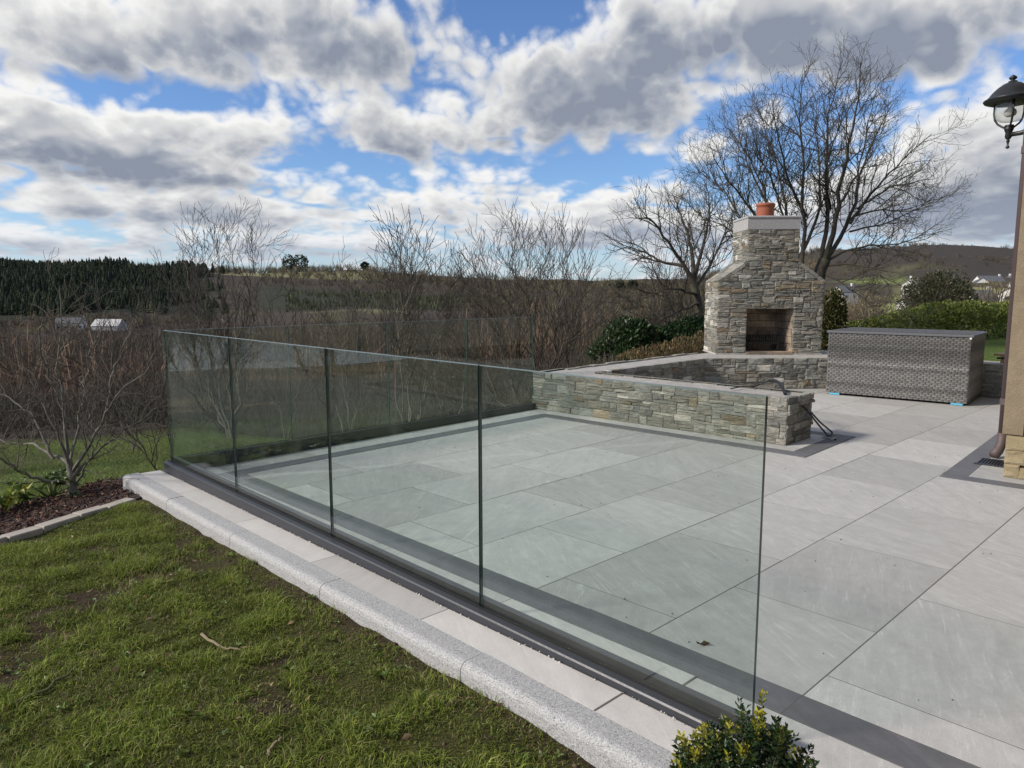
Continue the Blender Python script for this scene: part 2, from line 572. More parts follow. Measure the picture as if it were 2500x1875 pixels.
def firebrick(t, b):
    c = obj_co(t, 12)
    n = t.noise(c, 9, 6, .65)
    soot = t.noise(t.new('ShaderNodeNewGeometry').outputs['Position'], 3.4, 5, .6)
    col = t.ramp(n, (.3, (.34, .25, .175)), (.7, (.50, .39, .29)))
    col = t.mix(t.m('MULTIPLY', t.sm(soot, .30, .62), .80), col, (.055, .048, .045))
    t.put(b.inputs['Base Color'], col)
    b.inputs['Roughness'].default_value = .95
    bump(t, b, n, .006, .6)
M['firebrick'] = mat('firebrick', firebrick)

def vcol(name, rough=.9, k=1.0, bscale=0, bdist=.02, nz=.25, nscale=8, trans=0.0):
    def f(t, b):
        a = t.new('ShaderNodeAttribute', attribute_name='Col').outputs['Color']
        if nz:
            n = t.noise(obj_co(t), nscale, 5, .65)
            a = t.mix(1.0, a, t.mix(n, (1 - nz,) * 3, (1 + nz,) * 3), 'MULTIPLY')
        t.put(b.inputs['Base Color'], a)
        b.inputs['Roughness'].default_value = rough
        b.inputs['Specular IOR Level'].default_value = .3
        if bscale:
            bump(t, b, t.noise(obj_co(t), bscale, 6, .7), bdist, .8)
        if trans:
            tl = t.new('ShaderNodeBsdfTranslucent')
            t.put(tl.inputs[0], a)
            ms = t.new('ShaderNodeMixShader')
            ms.inputs[0].default_value = trans
            t.l.new(b.outputs[0], ms.inputs[1])
            t.l.new(tl.outputs[0], ms.inputs[2])
            t.l.new(ms.outputs[0], t.n['Material Output'].inputs[0])
    return mat(name, f)
M['vcol'] = vcol('painted_by_vertex', .85, nz=.15)
M['twigs'] = vcol('twig_bark', .9, nz=0)
M['leaf'] = vcol('leaf', .42, nz=.12, nscale=60, trans=.22)
M['blade'] = vcol('grass_blade', .6, nz=0, trans=.30)

def bark_mat(name, c0, c1, c2):
    def f(t, b):
        c = t.new('ShaderNodeNewGeometry').outputs['Position']
        n = t.noise(t.map(c, (26, 26, 9)), 1.0, 6, .7, .6)
        n2 = t.noise(c, 3.2, 5, .6)
        col = t.ramp(n, (.3, c0), (.62, c1))
        col = t.mix(t.sm(n2, .48, .66), col, c2)
        t.put(b.inputs['Base Color'], col)
        b.inputs['Roughness'].default_value = .92
        bump(t, b, n, .012, .8)
    return mat(name, f)
M['bark_ash'] = bark_mat('ash_bark', (.020, .017, .014), (.068, .058, .046), (.075, .070, .044))
M['bark_pale'] = bark_mat('pale_bark', (.060, .054, .046), (.20, .185, .155), (.15, .15, .11))
M['bark_brown'] = bark_mat('brown_bark', (.045, .036, .030), (.135, .112, .092), (.10, .092, .062))

# ------------------------------------------------------------------ terrain
TX = [-9.0, -1.6, -0.70, -0.45, -0.20, 0.03, 0.23, 0.42, 0.56, 0.70, 1.6, 9.0]
TD = [0, 4, 6, 8, 11, 14, 20, 35, 60, 110, 210, 330, 460, 600, 750, 900, 1100, 1500, 3000, 7000]
LEFT = [-.16, -.17, -.40, -.70, -1.1, -1.5, -2.2, -4.4, -7.8, -10.8, -15.5, -20, -22, -12, 6, 23, 26, 12, -10, -60]
CL = [-.16, -.17, -.45, -.80, -1.3, -1.8, -2.8, -5.0, -7.8, -10.8, -15.5, -19, -19, -13.5, -3, 14, 31, 22, -5, -60]
CC = [-.16, -.17, -.35, -.6, -1.1, -1.7, -2.6, -4.0, -6.0, -9.0, -13.5, -16, -16, -14, -8, 0, 12, 21, 0, -60]
CR = [-.16, -.17, -.2, -.3, -.6, -1.0, -1.5, -2.8, -4.6, -7.0, -10, -12, -12, -9, -4, 2, 9, 23, 0, -60]
R1 = [-.16, -.16, -.15, -.12, -.05, .1, .1, -.8, -2.8, -5.0, -7.0, -4.5, 0, 9, 26, 44, 51, 35, 0, -60]
R2 = [-.16, -.16, -.15, -.12, .0, .12, .12, -.6, -2.4, -4.5, -5.5, -2.5, 3, 12, 32, 51, 58, 40, 0, -60]
R3 = [-.16, -.16, -.15, -.12, .0, .12, .12, -.5, -2.2, -4.2, -5.0, -2.5, 2, 9, 24, 40, 44, 34, 0, -60]
TZ = np.array([LEFT, LEFT, LEFT, LEFT, CL, CC, CR, R1, R2, R3, R3, R3]).T

def terr(x, y):
    x, y = np.asarray(x, float), np.asarray(y, float)
    s, t = st(x, y)
    d = np.hypot(s, t)
    q = np.where(s > 1e-3, t / np.maximum(s, 1e-3), np.where(t > 0, 9.0, -9.0))
    q = np.clip(q, -9, 9)
    # distance along the slope and bearing, both interpolated
    i = np.clip(np.searchsorted(TD, d, side='right') - 1, 0, len(TD) - 2)
    td = np.array(TD, float)
    f = (d - td[i]) / (td[i + 1] - td[i])
    f = np.clip(f, 0, 1)
    f = .6 * f + .4 * (f * f * (3 - 2 * f))
    j = np.clip(np.searchsorted(TX, q, side='right') - 1, 0, len(TX) - 2)
    tx = np.array(TX)
    g = np.clip((q - tx[j]) / (tx[j + 1] - tx[j]), 0, 1)
    z = (TZ[i, j] * (1 - f) + TZ[i + 1, j] * f) * (1 - g) + (TZ[i, j + 1] * (1 - f) + TZ[i + 1, j + 1] * f) * g
    amp = np.clip((d - 12) / 500, 0, 1) * 5.0 + np.clip((d - 7) / 30, 0, 1) * .35
    lk = np.hypot(s - 118, t + 232)
    z = np.where(lk < 130, np.minimum(z, -17.2 + np.clip(lk - 95, 0, 99) * .08), z)
    z = z + (lk > 130) * (fbm(x / 90, y / 90, 4) - .5) * amp * 2 + (fbm(x / 4, y / 4, 3) - .5) * np.clip((d - 6) / 10, 0, 1) * .5
    return z

def build_ground():
    ang = np.concatenate([np.radians(np.arange(-180, -60, 4)), np.radians(np.arange(-60, 60, .5)), np.radians(np.arange(60, 180, 4))])
    rr = np.concatenate([[0.01], np.geomspace(1.5, 6500, 190)])
    A, R_ = np.meshgrid(ang, rr)
    S, T = R_ * np.cos(A), R_ * np.sin(A)
    X, Y = xy(S, T)
    Z = terr(X, Y)
    # the ground sinks away under the terrace, the lawn sheet and the bed
    px = (X > -5.2) & (X < 8) & (Y > -6) & (Y < 9.2)
    Z = np.where(px, np.minimum(Z, -.42), Z)
    n, k = len(rr), len(ang)
    i = np.arange(n - 1)[:, None] * k
    j = np.arange(k)[None]
    j2 = (j + 1) % k
    F = np.stack([i + j, i + k + j, i + k + j2, i + j2], -1).reshape(-1, 4)
    d = R_
    q = np.where(S > 0, T / np.maximum(S, .1), 9 * np.sign(T))
    c = np.zeros(X.shape + (3,))
    nz = fbm(X / 30, Y / 30, 5)
    n2 = fbm(X / 6 + 40, Y / 6, 4)
    nf = fbm(X / 120 + 9, Y / 120 + 3, 5)
    green = np.array([.105, .155, .032]); olive = np.array([.072, .070, .034]); brown = np.array([.056, .046, .036]); straw = np.array([.27, .20, .11]); purple = np.array([.046, .038, .035])
    L = lambda a, b, f: a + (b - a) * np.clip(f, 0, 1)[..., None]
    base = L(green * np.ones_like(c), olive, (n2 - .45) * 3)
    rough = L(olive * np.ones_like(c), brown, (nz - .28) * 5)
    rough = L(rough, straw * .8, (n2 - .62) * 6)
    f = (d - 17 - 8 * (n2 - .5)) / 4
    f = np.where(q > .05, (d - 45) / 25, f)
    c = L(base, rough, f)
    # fields of the valley and the far slopes
    far = L(brown * np.ones_like(c), purple, (nf - .4) * 4)
    far = L(far, olive * 1.0, (nz - .60) * 5)
    c = L(c, far, (d - 230) / 120)
    for (q0, q1, d0, d1, colr) in [(-.28, -.13, 545, 585, (.15, .15, .075)), (.36, .62, 40, 110, (.36, .245, .125)), (.30, .48, 110, 230, (.40, .30, .15)), (.47, .75, 150, 330, (.25, .265, .105)), (.52, .80, 330, 470, (.28, .28, .11)), (.44, .56, 480, 600, (.15, .175, .06)), (.50, .64, 600, 740, (.155, .16, .065)), (.55, .66, 760, 820, (.17, .165, .085)), (-.45, -.15, 900, 1060, (.20, .19, .10)), (.02, .22, 50, 95, (.17, .185, .06)), (-1.2, -.40, 560, 935, (.018, .024, .016)), (-.36, -.06, 600, 790, (.035, .040, .026))]:
        mk = np.clip(np.minimum.reduce([(q - q0) / .03, (q1 - q) / .03, (d - d0) / 15, (d1 - d) / 15]) + (nz - .5) * 2.2, 0, 1)
        c = L(c, np.array(colr), mk)
    hill = (q > .3) & (d > 480)
    c = np.where(hill[..., None], L(c, np.array([.048, .042, .036]), (nf - .36) * 5 * (d > 560)), c)
    o = mesh('ground', np.stack([X, Y, Z], -1).reshape(-1, 3), F, M['groundm'], smooth=True, col=c.reshape(-1, 3))
    tag(o, 'grassy hillside falling away into a scrubby brown valley and far hills', 'ground', kind='structure')

def groundm(t, b):
    a = t.new('ShaderNodeAttribute', attribute_name='Col').outputs['Color']
    p = t.new('ShaderNodeNewGeometry').outputs['Position']
    n = t.noise(p, 2.2, 7, .7)
    n2 = t.noise(p, .25, 6, .65)
    k = t.m('ADD', t.m('MULTIPLY', n, .8), t.m('MULTIPLY', n2, .6))
    a = t.v('SCALE', a, s=t.m('ADD', .35, t.m('MULTIPLY', k, .95)))
    t.put(b.inputs['Base Color'], a)
    b.inputs['Roughness'].default_value = .95
    b.inputs['Specular IOR Level'].default_value = .15
    bump(t, b, t.m('ADD', n, t.noise(p, 12, 5, .7)), .12, .9)
M['groundm'] = mat('rough_ground', groundm)
build_ground()
# ------------------------------------------------------------------ terrace: slab, tiles, borders, kerb
def zfall(x, y):
    """the terrace falls a few centimetres towards its far left corner"""
    return -.0115 * max(0.0, -x) * min(1.0, max(0.0, 1 - y / 3.5))
patio = mesh('patio', *(lambda b: (np.concatenate(b.V), b.F))(MB().box((.92, 4.03, -.215), (10.2, 9.24, .28))), M['grout'])
tag(patio, 'grey porcelain tiled terrace with charcoal border strips and granite kerb', 'patio', kind='structure')
_tm = {}
def put_tile(name, cx, cy, lx, ly, m_, z=0.0, rot=0.0, h=.020):
    key = (round(lx, 4), round(ly, 4), m_, round(h, 4))
    if key not in _tm:
        b = MB().box((0, 0, -h / 2), (lx, ly, h), bev=.0003)
        nf_ = len(b.F)
        g_ = G * 1.25                         # pointing in the joints on two sides of the tile
        b.add([(lx / 2, -ly / 2, -.0006), (lx / 2 + g_, -ly / 2, -.0006), (lx / 2 + g_, ly / 2 + g_, -.0006), (lx / 2, ly / 2 + g_, -.0006)], [(0, 1, 2, 3)])
        b.add([(-lx / 2, ly / 2, -.0008), (lx / 2, ly / 2, -.0008), (lx / 2, ly / 2 + g_, -.0008), (-lx / 2, ly / 2 + g_, -.0008)], [(0, 1, 2, 3)])
        me = bpy.data.meshes.new(name)
        me.from_pydata([tuple(q) for q in np.concatenate(b.V)], [], b.F)
        me.materials.append(M[m_])
        me.materials.append(M['grout'])
        me.polygons.foreach_set('material_index', [0] * nf_ + [1, 1])
        _tm[key] = me
    o = bpy.data.objects.new(name, _tm[key])
    COL.objects.link(o)
    o.parent = patio
    o.location = Vector((cx, cy, z + zfall(cx, cy))) - wloc(patio)
    gx, gy_ = (zfall(cx + .1, cy) - zfall(cx - .1, cy)) / .2, (zfall(cx, cy + .1) - zfall(cx, cy - .1)) / .2
    o.rotation_euler = (math.atan(gy_), -math.atan(gx), rot) if rot == 0 else (0, 0, rot)
    return o

G = .0042
for k in range(-6, 6):                     # rows between x = .6k and .6(k+1), 0.9 m tiles in half bond along y
    x0 = .6 * k
    y = .183 + (.45 if k % 2 == 0 else 0.0) - .9
    while y < 8.3:
        a, b_ = max(y, 0.0), min(y + .9, 8.62)
        mid = (a + b_) / 2
        if b_ - a > .05 and not (x0 > .55 and mid > 4.0) and x0 < 2.5:
            put_tile('tile', x0 + .3, mid, .6 - G - .001, b_ - a - G - .0012, 'tile', z=rnd.uniform(-.0007, .0007), h=.02)
        y += .9
W1A = rad(2.4)
def run(name, xa, xb, y, wd, L, m_, z=0.0015, off=0.0, axis='x'):
    p = xa + off
    while p < xb - .02:
        a, b_ = max(p, xa), min(p + L, xb)
        if b_ - a > .04:
            if axis == 'x':
                put_tile(name, (a + b_) / 2, y, b_ - a - G, wd - G, m_, z)
            else:
                put_tile(name, y, (a + b_) / 2, wd - G, b_ - a - G, m_, z)
        p += L
# charcoal border and pale strip inside the glass
run('border_tile', -3.75, 3.0, -.075, .15, .9, 'dark_tile', off=-.15)
run('tile', -4.0, 3.0, -.2325, .165, .9, 'tile', off=-.2)
run('border_tile', -.0, 3.36, -3.675, .15, .9, 'dark_tile', axis='y', off=-.3, z=.002)
run('tile', -.15, 3.5, -3.875, .25, .9, 'tile', axis='y', off=-.1, z=.002)
# border following the seat wall (set a little askew to the tile grid)
ed = np.array([math.cos(W1A), math.sin(W1A)]); en = np.array([-ed[1], ed[0]])
c0 = np.array([-.9, 3.298])
def skew(name, c, u0, u1, v0, v1, m_, z):
    p = c + ed * (u0 + u1) / 2 + en * (v0 + v1) / 2
    put_tile(name, p[0], p[1], abs(u1 - u0) - G, abs(v1 - v0) - G, m_, z, W1A)
for a, b_ in ((-.92, 0), (-1.82, -.92), (-2.72, -1.82)):
    skew('border_tile', c0, a, b_, 0, .15, 'dark_tile', .0045)
    skew('tile', c0, a - .15, b_ - .15, .15, .31, 'tile', .0045)
skew('border_tile', c0, -.15, 0, .15, .30, 'dark_tile', .0045)
skew('border_tile', c0, -.15, 0, .30, 1.12, 'dark_tile', .0045)
skew('tile', c0, -.36, -.15, .31, .97, 'tile', .0045)
skew('border_tile', c0, -.92, -.15, .97, 1.12, 'dark_tile', .0045)
skew('border_tile', c0, -1.82, -.92, .97, 1.12, 'dark_tile', .0045)
# border at the foot of the house
hd = rad(3.5)
hc = np.array([.013, 3.40])
he = np.array([math.cos(hd), math.sin(hd)]); hn = np.array([-he[1], he[0]])
def hsk(name, u0, u1, v0, v1, m_):
    p = hc + he * (u0 + u1) / 2 + hn * (v0 + v1) / 2
    put_tile(name, p[0], p[1], abs(u1 - u0) - G, abs(v1 - v0) - G, m_, .0035, hd)
hsk('border_tile', 0, .9, 0, .14, 'dark_tile'); hsk('border_tile', .9, 1.8, 0, .14, 'dark_tile'); hsk('border_tile', 1.8, 2.7, 0, .14, 'dark_tile')
hsk('border_tile', 0, .15, .14, .34, 'dark_tile'); hsk('border_tile', 0, .15, .34, 1.24, 'dark_tile'); hsk('border_tile', 0, .15, 1.24, 2.14, 'dark_tile')
hsk('tile', .15, .9, .14, .50, 'tile'); hsk('tile', .9, 2.7, .14, .50, 'tile'); hsk('tile', .15, .40, .50, 1.4, 'tile')

# pale strip outside the glass, then the bullnosed granite kerb
ks = [-4.19, -3.39, -2.49, -1.60, -.71, .19, 1.09, 1.99]
for a, b_ in zip(ks[:-1], ks[1:]):
    put_tile('paving_strip', (a + b_) / 2, -.479, b_ - a - G, .1435, 'pale_tile', .001)
prof = [(0, -.17), (0, .0), (-.080, .0), (-.092, -.003), (-.101, -.009), (-.107, -.018), (-.110, -.030), (-.111, -.17)]
ks = [-4.21, -3.29, -2.30, -1.315, -.325, .66, 1.645]
for a, b_ in zip(ks[:-1], ks[1:]):
    o3 = np.array([a + .002, -.553, .003 + zfall(a, -1) + rnd.uniform(-.0015, .0015)])
    dzl = zfall(b_, -1) - zfall(a, -1)
    ev = np.array([b_ - a, 0, dzl]) / np.hypot(b_ - a, dzl)
    MB().prism(prof, o3, (0, 1, 0), (0, 0, 1), ev, 0, b_ - a - .004).build('kerb_stone', M['granite'], patio, loc=tuple(o3))

# ------------------------------------------------------------------ glass balustrades
def channel(a, b_, side, parent):
    """dark base channel from a to b_ (xy), its outer lip on the given side"""
    a, b_ = np.array(a), np.array(b_)
    e = (b_ - a) / np.linalg.norm(b_ - a)
    n = np.array([-e[1], e[0]]) * side
    L = np.linalg.norm(b_ - a)
    o = np.array([*a, 0])
    E3, N3 = (e[0], e[1], 0), (n[0], n[1], 0)
    MB().prism([(-.044, -.062), (.044, -.062), (.044, .025), (.040, .031), (.012, .034), (.012, -.01), (-.012, -.01), (-.012, .062), (-.044, .062)], o, N3, (0, 0, 1), E3, 0, L).build('base_channel', M['channel'], parent)
    g = MB()
    for v, tp in ((.0095, .042), (-.0095, .066)):
        g.prism([(v - .0030, -.01), (v + .0030, -.01), (v + .003, tp), (v - .003, tp)], o, N3, (0, 0, 1), E3, .004, L - .004)
    g.build('gasket', M['rubber'], parent)

def pane(a, b_, parent, z0=-.006, z1=1.011, th=.0130):
    a, b_ = np.array(a), np.array(b_)
    e = (b_ - a) / np.linalg.norm(b_ - a)
    n = np.array([-e[1], e[0]]) * th / 2
    V = []
    for z in (z0, z1):
        for p in (a - n, b_ - n, b_ + n, a + n):
            V.append((p[0], p[1], z))
    F = [(0, 1, 5, 4), (2, 3, 7, 6), (3, 2, 1, 0), (1, 2, 6, 5), (3, 0, 4, 7)]
    mi = [0, 0, 1, 1, 1]
    c_ = .0025                                # ground top edge, its sky glint painted as a paler colour
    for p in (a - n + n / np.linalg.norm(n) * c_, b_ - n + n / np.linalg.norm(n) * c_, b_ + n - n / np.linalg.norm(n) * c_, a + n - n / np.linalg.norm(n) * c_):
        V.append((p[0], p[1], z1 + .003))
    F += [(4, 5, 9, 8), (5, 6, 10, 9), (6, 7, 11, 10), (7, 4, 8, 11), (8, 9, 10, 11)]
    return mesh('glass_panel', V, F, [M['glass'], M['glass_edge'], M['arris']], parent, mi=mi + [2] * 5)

gy, gxb = -.360, -4.062
ga = empty('glass_balustrade', (-1.6, gy, 0))
tag(ga, 'frameless glass balustrade of four panes along the granite kerb beside the lawn', 'balustrade')
xs = [gxb, -2.90, -1.721, -.558, .620]
for a, b_ in zip(xs[:-1], xs[1:]):
    pane((a + .004, gy), (b_ - .004, gy), ga)
channel((.69, gy), (gxb - .046, gy), 1, ga)
gb = empty('glass_balustrade', (gxb, 1.4, 0))
tag(gb, 'frameless glass balustrade across the far edge, overlooking the valley, ending at the seat wall', 'balustrade')
ys = [gy + .012, .608, 1.582, 2.533, 3.475]
for a, b_ in zip(ys[:-1], ys[1:]):
    pane((gxb, a + .004), (gxb, b_ - .004), gb)
channel((gxb, gy + .046), (gxb, 3.50), 1, gb)

# ------------------------------------------------------------------ dry-look stone walling
def clip(poly, a, b_, c):
    """keep the side a*u + b*w <= c"""
    out = []
    for i in range(len(poly)):
        p, q = poly[i], poly[(i + 1) % len(poly)]
        dp, dq = a * p[0] + b_ * p[1] - c, a * q[0] + b_ * q[1] - c
        if dp <= 0:
            out.append(p)
        if (dp < 0) != (dq < 0) and abs(dp - dq) > 1e-9:
            f = dp / (dp - dq)
            out.append((p[0] + (q[0] - p[0]) * f, p[1] + (q[1] - p[1]) * f))
    return out

def pack(u0, u1, w0, w1, rg, uh=.028, uw=.03, hs=((1, 6), (2, 6), (3, 2)), inside=None, wr=(3, 8)):
    nx, ny = max(1, round((u1 - u0) / uw)), max(1, round((w1 - w0) / uh))
    du, dw = (u1 - u0) / nx, (w1 - w0) / ny
    occ = np.zeros((ny, nx), bool)
    out = []
    hl = [h for h, k in hs for _ in range(k)]
    for j in range(ny):
        for i in range(nx):
            if occ[j, i]:
                continue
            h = min(rg.choice(hl), ny - j)
            if ny - j - h == 1 and h < 3: h += 1
            wd = rg.randint(*wr) if h > 1 else rg.randint(wr[0] + 1, wr[1] + 2)
            k = 1
            while k < wd and i + k < nx and not occ[j, i + k]:
                k += 1
            while i + k < nx and not occ[j, i + k] and (i + k + 1 >= nx or occ[j, i + k + 1]) :
                k += 1
            while h > 1 and occ[j:j + h, i:i + k].any():
                h -= 1
            occ[j:j + h, i:i + k] = True
            out.append((u0 + i * du, u0 + (i + k) * du, w0 + j * dw, w0 + (j + h) * dw))
    return out

def walling(parent, o, ex, n, rects, rg, th=.05, lo=.003, hi=.014, gap=.0011, clips=(), seed=0.0, mats=('stone', 'stone_ochre', 'stone_white'), odds=(.90, .06, .04), jit=.006, joined=False):
    """one object per stone; the wall plane is o + u ex + w z, outward normal n; joints are recessed"""
    o, ex, n = np.array(o, float), np.array(ex, float), np.array(n, float)
    ez = np.array([0, 0, 1.0])
    us = [r_[0] for r_ in rects] + [r_[1] for r_ in rects]
    umin, umax = min(us), max(us)
    wmin, wmax = min(r_[2] for r_ in rects), max(r_[3] for r_ in rects)
    def warp(u, w_):
        ju = (vnoise(u * 13 + seed, w_ * 13 + 3) - .5) * 2 * jit
        jw = (vnoise(u * 11 + 50 + seed, w_ * 15) - .5) * 2 * jit
        if u < umin + 1e-6 or u > umax - 1e-6: ju = 0
        if w_ < wmin + 1e-6 or w_ > wmax - 1e-6: jw = 0
        return (u + float(ju), w_ + float(jw))
    JV, JF, jn = [], [], 0
    for (a, b_, c, d) in rects:
        poly = [warp(a, c), warp((a + b_) / 2, c), warp(b_, c), warp(b_, (c + d) / 2), warp(b_, d), warp((a + b_) / 2, d), warp(a, d), warp(a, (c + d) / 2)]
        for cl in clips:
            poly = clip(poly, *cl)
            if len(poly) < 3:
                break
        if len(poly) < 3:
            continue
        P = np.array(poly)
        cen = P.mean(0)
        ext = P.max(0) - P.min(0)
        if min(ext) < .012:
            continue
        P = cen + (P - cen) * (1 - 2 * gap / ext)
        k = len(P)
        relief = rg.uniform(lo, hi)
        tu, tw = rg.uniform(-.06, .06), rg.uniform(-.10, .07)
        V = []
        for q in P:                                   # back edge
            V.append(o + ex * q[0] + ez * q[1] - n * th)
        for q in P:                                   # front arris, slightly uneven
            h = relief * .75 + tu * (q[0] - cen[0]) + tw * (q[1] - cen[1]) - rg.uniform(.001, .006)
            V.append(o + ex * q[0] + ez * q[1] + n * h)
        for q in P:                                   # split face
            f = rg.uniform(.62, .86)
            qq = cen + (q - cen) * f
            h = relief + tu * (qq[0] - cen[0]) + tw * (qq[1] - cen[1]) + rg.uniform(-.005, .005)
            V.append(o + ex * qq[0] + ez * qq[1] + n * h)
        cc = cen + np.array([rg.uniform(-.2, .2) * ext[0], rg.uniform(-.2, .2) * ext[1]])
        V.append(o + ex * cc[0] + ez * cc[1] + n * (relief + rg.uniform(-.004, .006)))
        F = []
        for i in range(k):
            j = (i + 1) % k
            F += [(i, j, k + j, k + i), (k + i, k + j, 2 * k + j, 2 * k + i), (2 * k + i, 2 * k + j, 3 * k)]
        if np.cross(ex, ez) @ n < 0:
            F = [f[::-1] for f in F]
        m_ = rg.choices(mats, odds)[0]
        ctr = o + ex * cen[0] + ez * cen[1]
        if joined:
            JV += V
            JF += [tuple(i_ + jn for i_ in f) for f in F]
            jn += len(V)
            continue
        mesh('stone', V, F, M[m_], parent, loc=tuple(ctr))
    if joined:
        tag(mesh('stone_facing', JV, JF, M['stone'], parent), kind='stuff')

# low seat wall: near arm, outer arm, diagonal under the fireplace, right arm by the house
WH = .405
seat = empty('stone_seat_wall', (-3.0, 4.0, 0))
tag(seat, 'low grey rough stone seat wall wrapping round the sunken fireside corner, its top still bare mortar', 'wall')
rg = random.Random(21)
pA = np.array([-4.06, 3.478])                       # near arm, front left corner
eA = ed
nA = np.array([ed[1], -ed[0]])
LA = 2.865
pB = pA + eA * LA                                   # near arm, front right corner
pC = pB - nA * .50                                  # its back right corner
pD = np.array([-3.55, pC[1] - .12])                 # inner corner of near and outer arm
pE = np.array([-3.60, 6.22])                        # inner corner of outer arm and diagonal
pF = np.array([-2.02, 8.02])                        # diagonal meets the right arm
pG = np.array([.9, 8.10])
pH = np.array([-4.20, 7.35])
e3 = lambda v: np.array([v[0], v[1], 0.0])
core = MB()
ins = .007
ctop = WH - .012
pts = [pA - nA * ins + eA * ins, pB - nA * ins - eA * ins, pC + nA * ins - eA * ins, pD + np.array([-ins, ins * .2]), pE + np.array([-ins, 0]), pF + np.array([-ins, ins]), pG + np.array([0, ins]), pG + np.array([0, .62]), np.array([-2.1, 8.66]), np.array([-3.0, 8.9]), pH + np.array([ins, .9]), np.array([-4.14, 7.0]), np.array([-4.10, 3.9])]
tri = bpy.data.meshes.new('tmp')
core.prism([(p[0], p[1]) for p in pts], (0, 0, 0), (1, 0, 0), (0, 1, 0), (0, 0, 1), .003, ctop)
cv, cf = np.concatenate(core.V), core.F
import mathutils
tess = mathutils.geometry.tessellate_polygon([[Vector((p[0], p[1], 0)) for p in pts]])
npt = len(pts)
cf = [tuple(q for q in t_) for t_ in tess] + [tuple(npt + q for q in t_) for t_ in tess] + [(i, (i + 1) % npt, npt + (i + 1) % npt, npt + i) for i in range(npt)]
mesh('mortar_top', cv, cf, M['mortar'], seat)
def face(p, q, n, rg, seed, **k):
    L = np.linalg.norm(q - p)
    e = (q - p) / L
    walling(seat, (p[0], p[1], .004), e3(e), e3(n), pack(0, L, 0, WH, rg), rg, seed=seed, **k)
face(pA, pB, nA, rg, 1.0)
face(pB, pC, eA, rg, 7.0, lo=.0, hi=.03)
nD = np.array([1.0, 0])
face(pE, pD, nD, rg, 13.0)
eF = (pF - pE) / np.linalg.norm(pF - pE)
face(pE, pF, np.array([eF[1], -eF[0]]), rg, 19.0)
face(pF, pG, np.array([.0, -1.0]), rg, 23.0, joined=True)
face(pC, pD, -nA, rg, 29.0, joined=True)
face(np.array([-4.12, 4.0]), pA, np.array([-1.0, -.2]) / np.linalg.norm([1, .2]), rg, 31.0, joined=True)
# thin coping stones left standing along the outer edge and the inner rim
def rim(p, q, rg, wd=.07, hgt=.022):
    L = np.linalg.norm(q - p)
    e = (q - p) / L
    n = np.array([-e[1], e[0]])
    u = 0
    while u < L - .05:
        l = min(rg.uniform(.12, .34), L - u)
        c = p + e * (u + l / 2)
        h = hgt * rg.uniform(.5, 1.2)
        MB().box((c[0], c[1], ctop + h / 2 - .002), (l - .006, wd * rg.uniform(.7, 1.1), h), e3(e), e3(n), bev=.005).build('rim_stone', M['stone'], seat, loc=(c[0], c[1], ctop))
        u += l
rim(np.array([-4.05, 4.0]), np.array([-4.19, 7.0]), rg)
rim(pC + nA * .04 - eA * .05, pD + nA * .04, rg, .05, .010)
rim(pA - nA * .05 + eA * .03, pB - nA * .05 - eA * .03, rg, .05, .008)

# ------------------------------------------------------------------ outdoor fireplace
fA = np.array([-3.905, 7.017]); fe = np.array([.702, .712]); fe /= np.linalg.norm(fe); fn = np.array([fe[1], -fe[0]])
fire = empty('outdoor_fireplace', (*(fA + fe * .74 - fn * .35), WH))
tag(fire, 'tall rough stone outdoor fireplace with sloped shoulders, granite cap and terracotta pot', 'fireplace')
FD = .70
rg = random.Random(33)
f3 = lambda s, z, o=0.0: np.array([*(fA + fe * s + fn * o), z])
zs, zn, zt = 1.43, 1.705, 2.135
sl, sr, nl, nr, sw = 0.0, 1.477, .385, 1.10, 1.477
ob0, ob1, ot = .415, 1.07, 1.04
kL = (zn - zs) / (nl - sl)
kR = (zn - zs) / (sr - nr)
clipsL = [(-kL, 1, zs - kL * sl)]                   # w <= zs + kL (u - sl)
# front: piers, lintel band, taper, neck
o0 = f3(0, 0)
E3, N3 = e3(fe), e3(fn)
def fw_(rects, clips=(), **k):
    walling(fire, o0, E3, N3, rects, rg, clips=clips, seed=41.0, hi=.013, **k)
fw_(pack(0, ob0, WH + .01, ot, rg, uh=.027))
fw_(pack(ob1, sw, WH + .01, ot, rg, uh=.027))
fw_(pack(0, sw, ot, zs, rg, uh=.027))
cs = [(-kL, 1, zs - .05 - kL * sl), (kR, 1, zs - .05 + kR * sr)]
fw_(pack(0, sw, zs, zn, rg, uh=.027), clips=cs)
fw_(pack(nl, nr, zn, zt, rg, uh=.028))
# sloping copings of the shoulders, stone by stone
for (ua, za, ub, zb) in ((sl, zs, nl, zn), (sr, zs, nr, zn)):
    ev = np.array([ub - ua, zb - za]); L = np.linalg.norm(ev); ev /= L
    u = 0
    while u < L - .03:
        l = min(rg.uniform(.09, .17), L - u)
        d = -.012
        while d < FD - .02:
            dd = min(rg.uniform(.16, .30), FD + .0 - d)
            m0 = u + l / 2
            c = f3(ua + ev[0] * m0, za + ev[1] * m0 - .02, -(d + dd / 2) + 0.0)
            ex = E3 * ev[0] + np.array([0, 0, ev[1]])
            ez = np.cross(ex, N3) * (1 if np.cross(ex, N3)[2] > 0 else -1)
            MB().box(c + ez * rg.uniform(-.004, .006), (l - .005, dd - .006, .05), ex, N3, ez, bev=.008).build('coping_stone', M['stone'], fire, loc=tuple(c))
            d += dd
        u += l
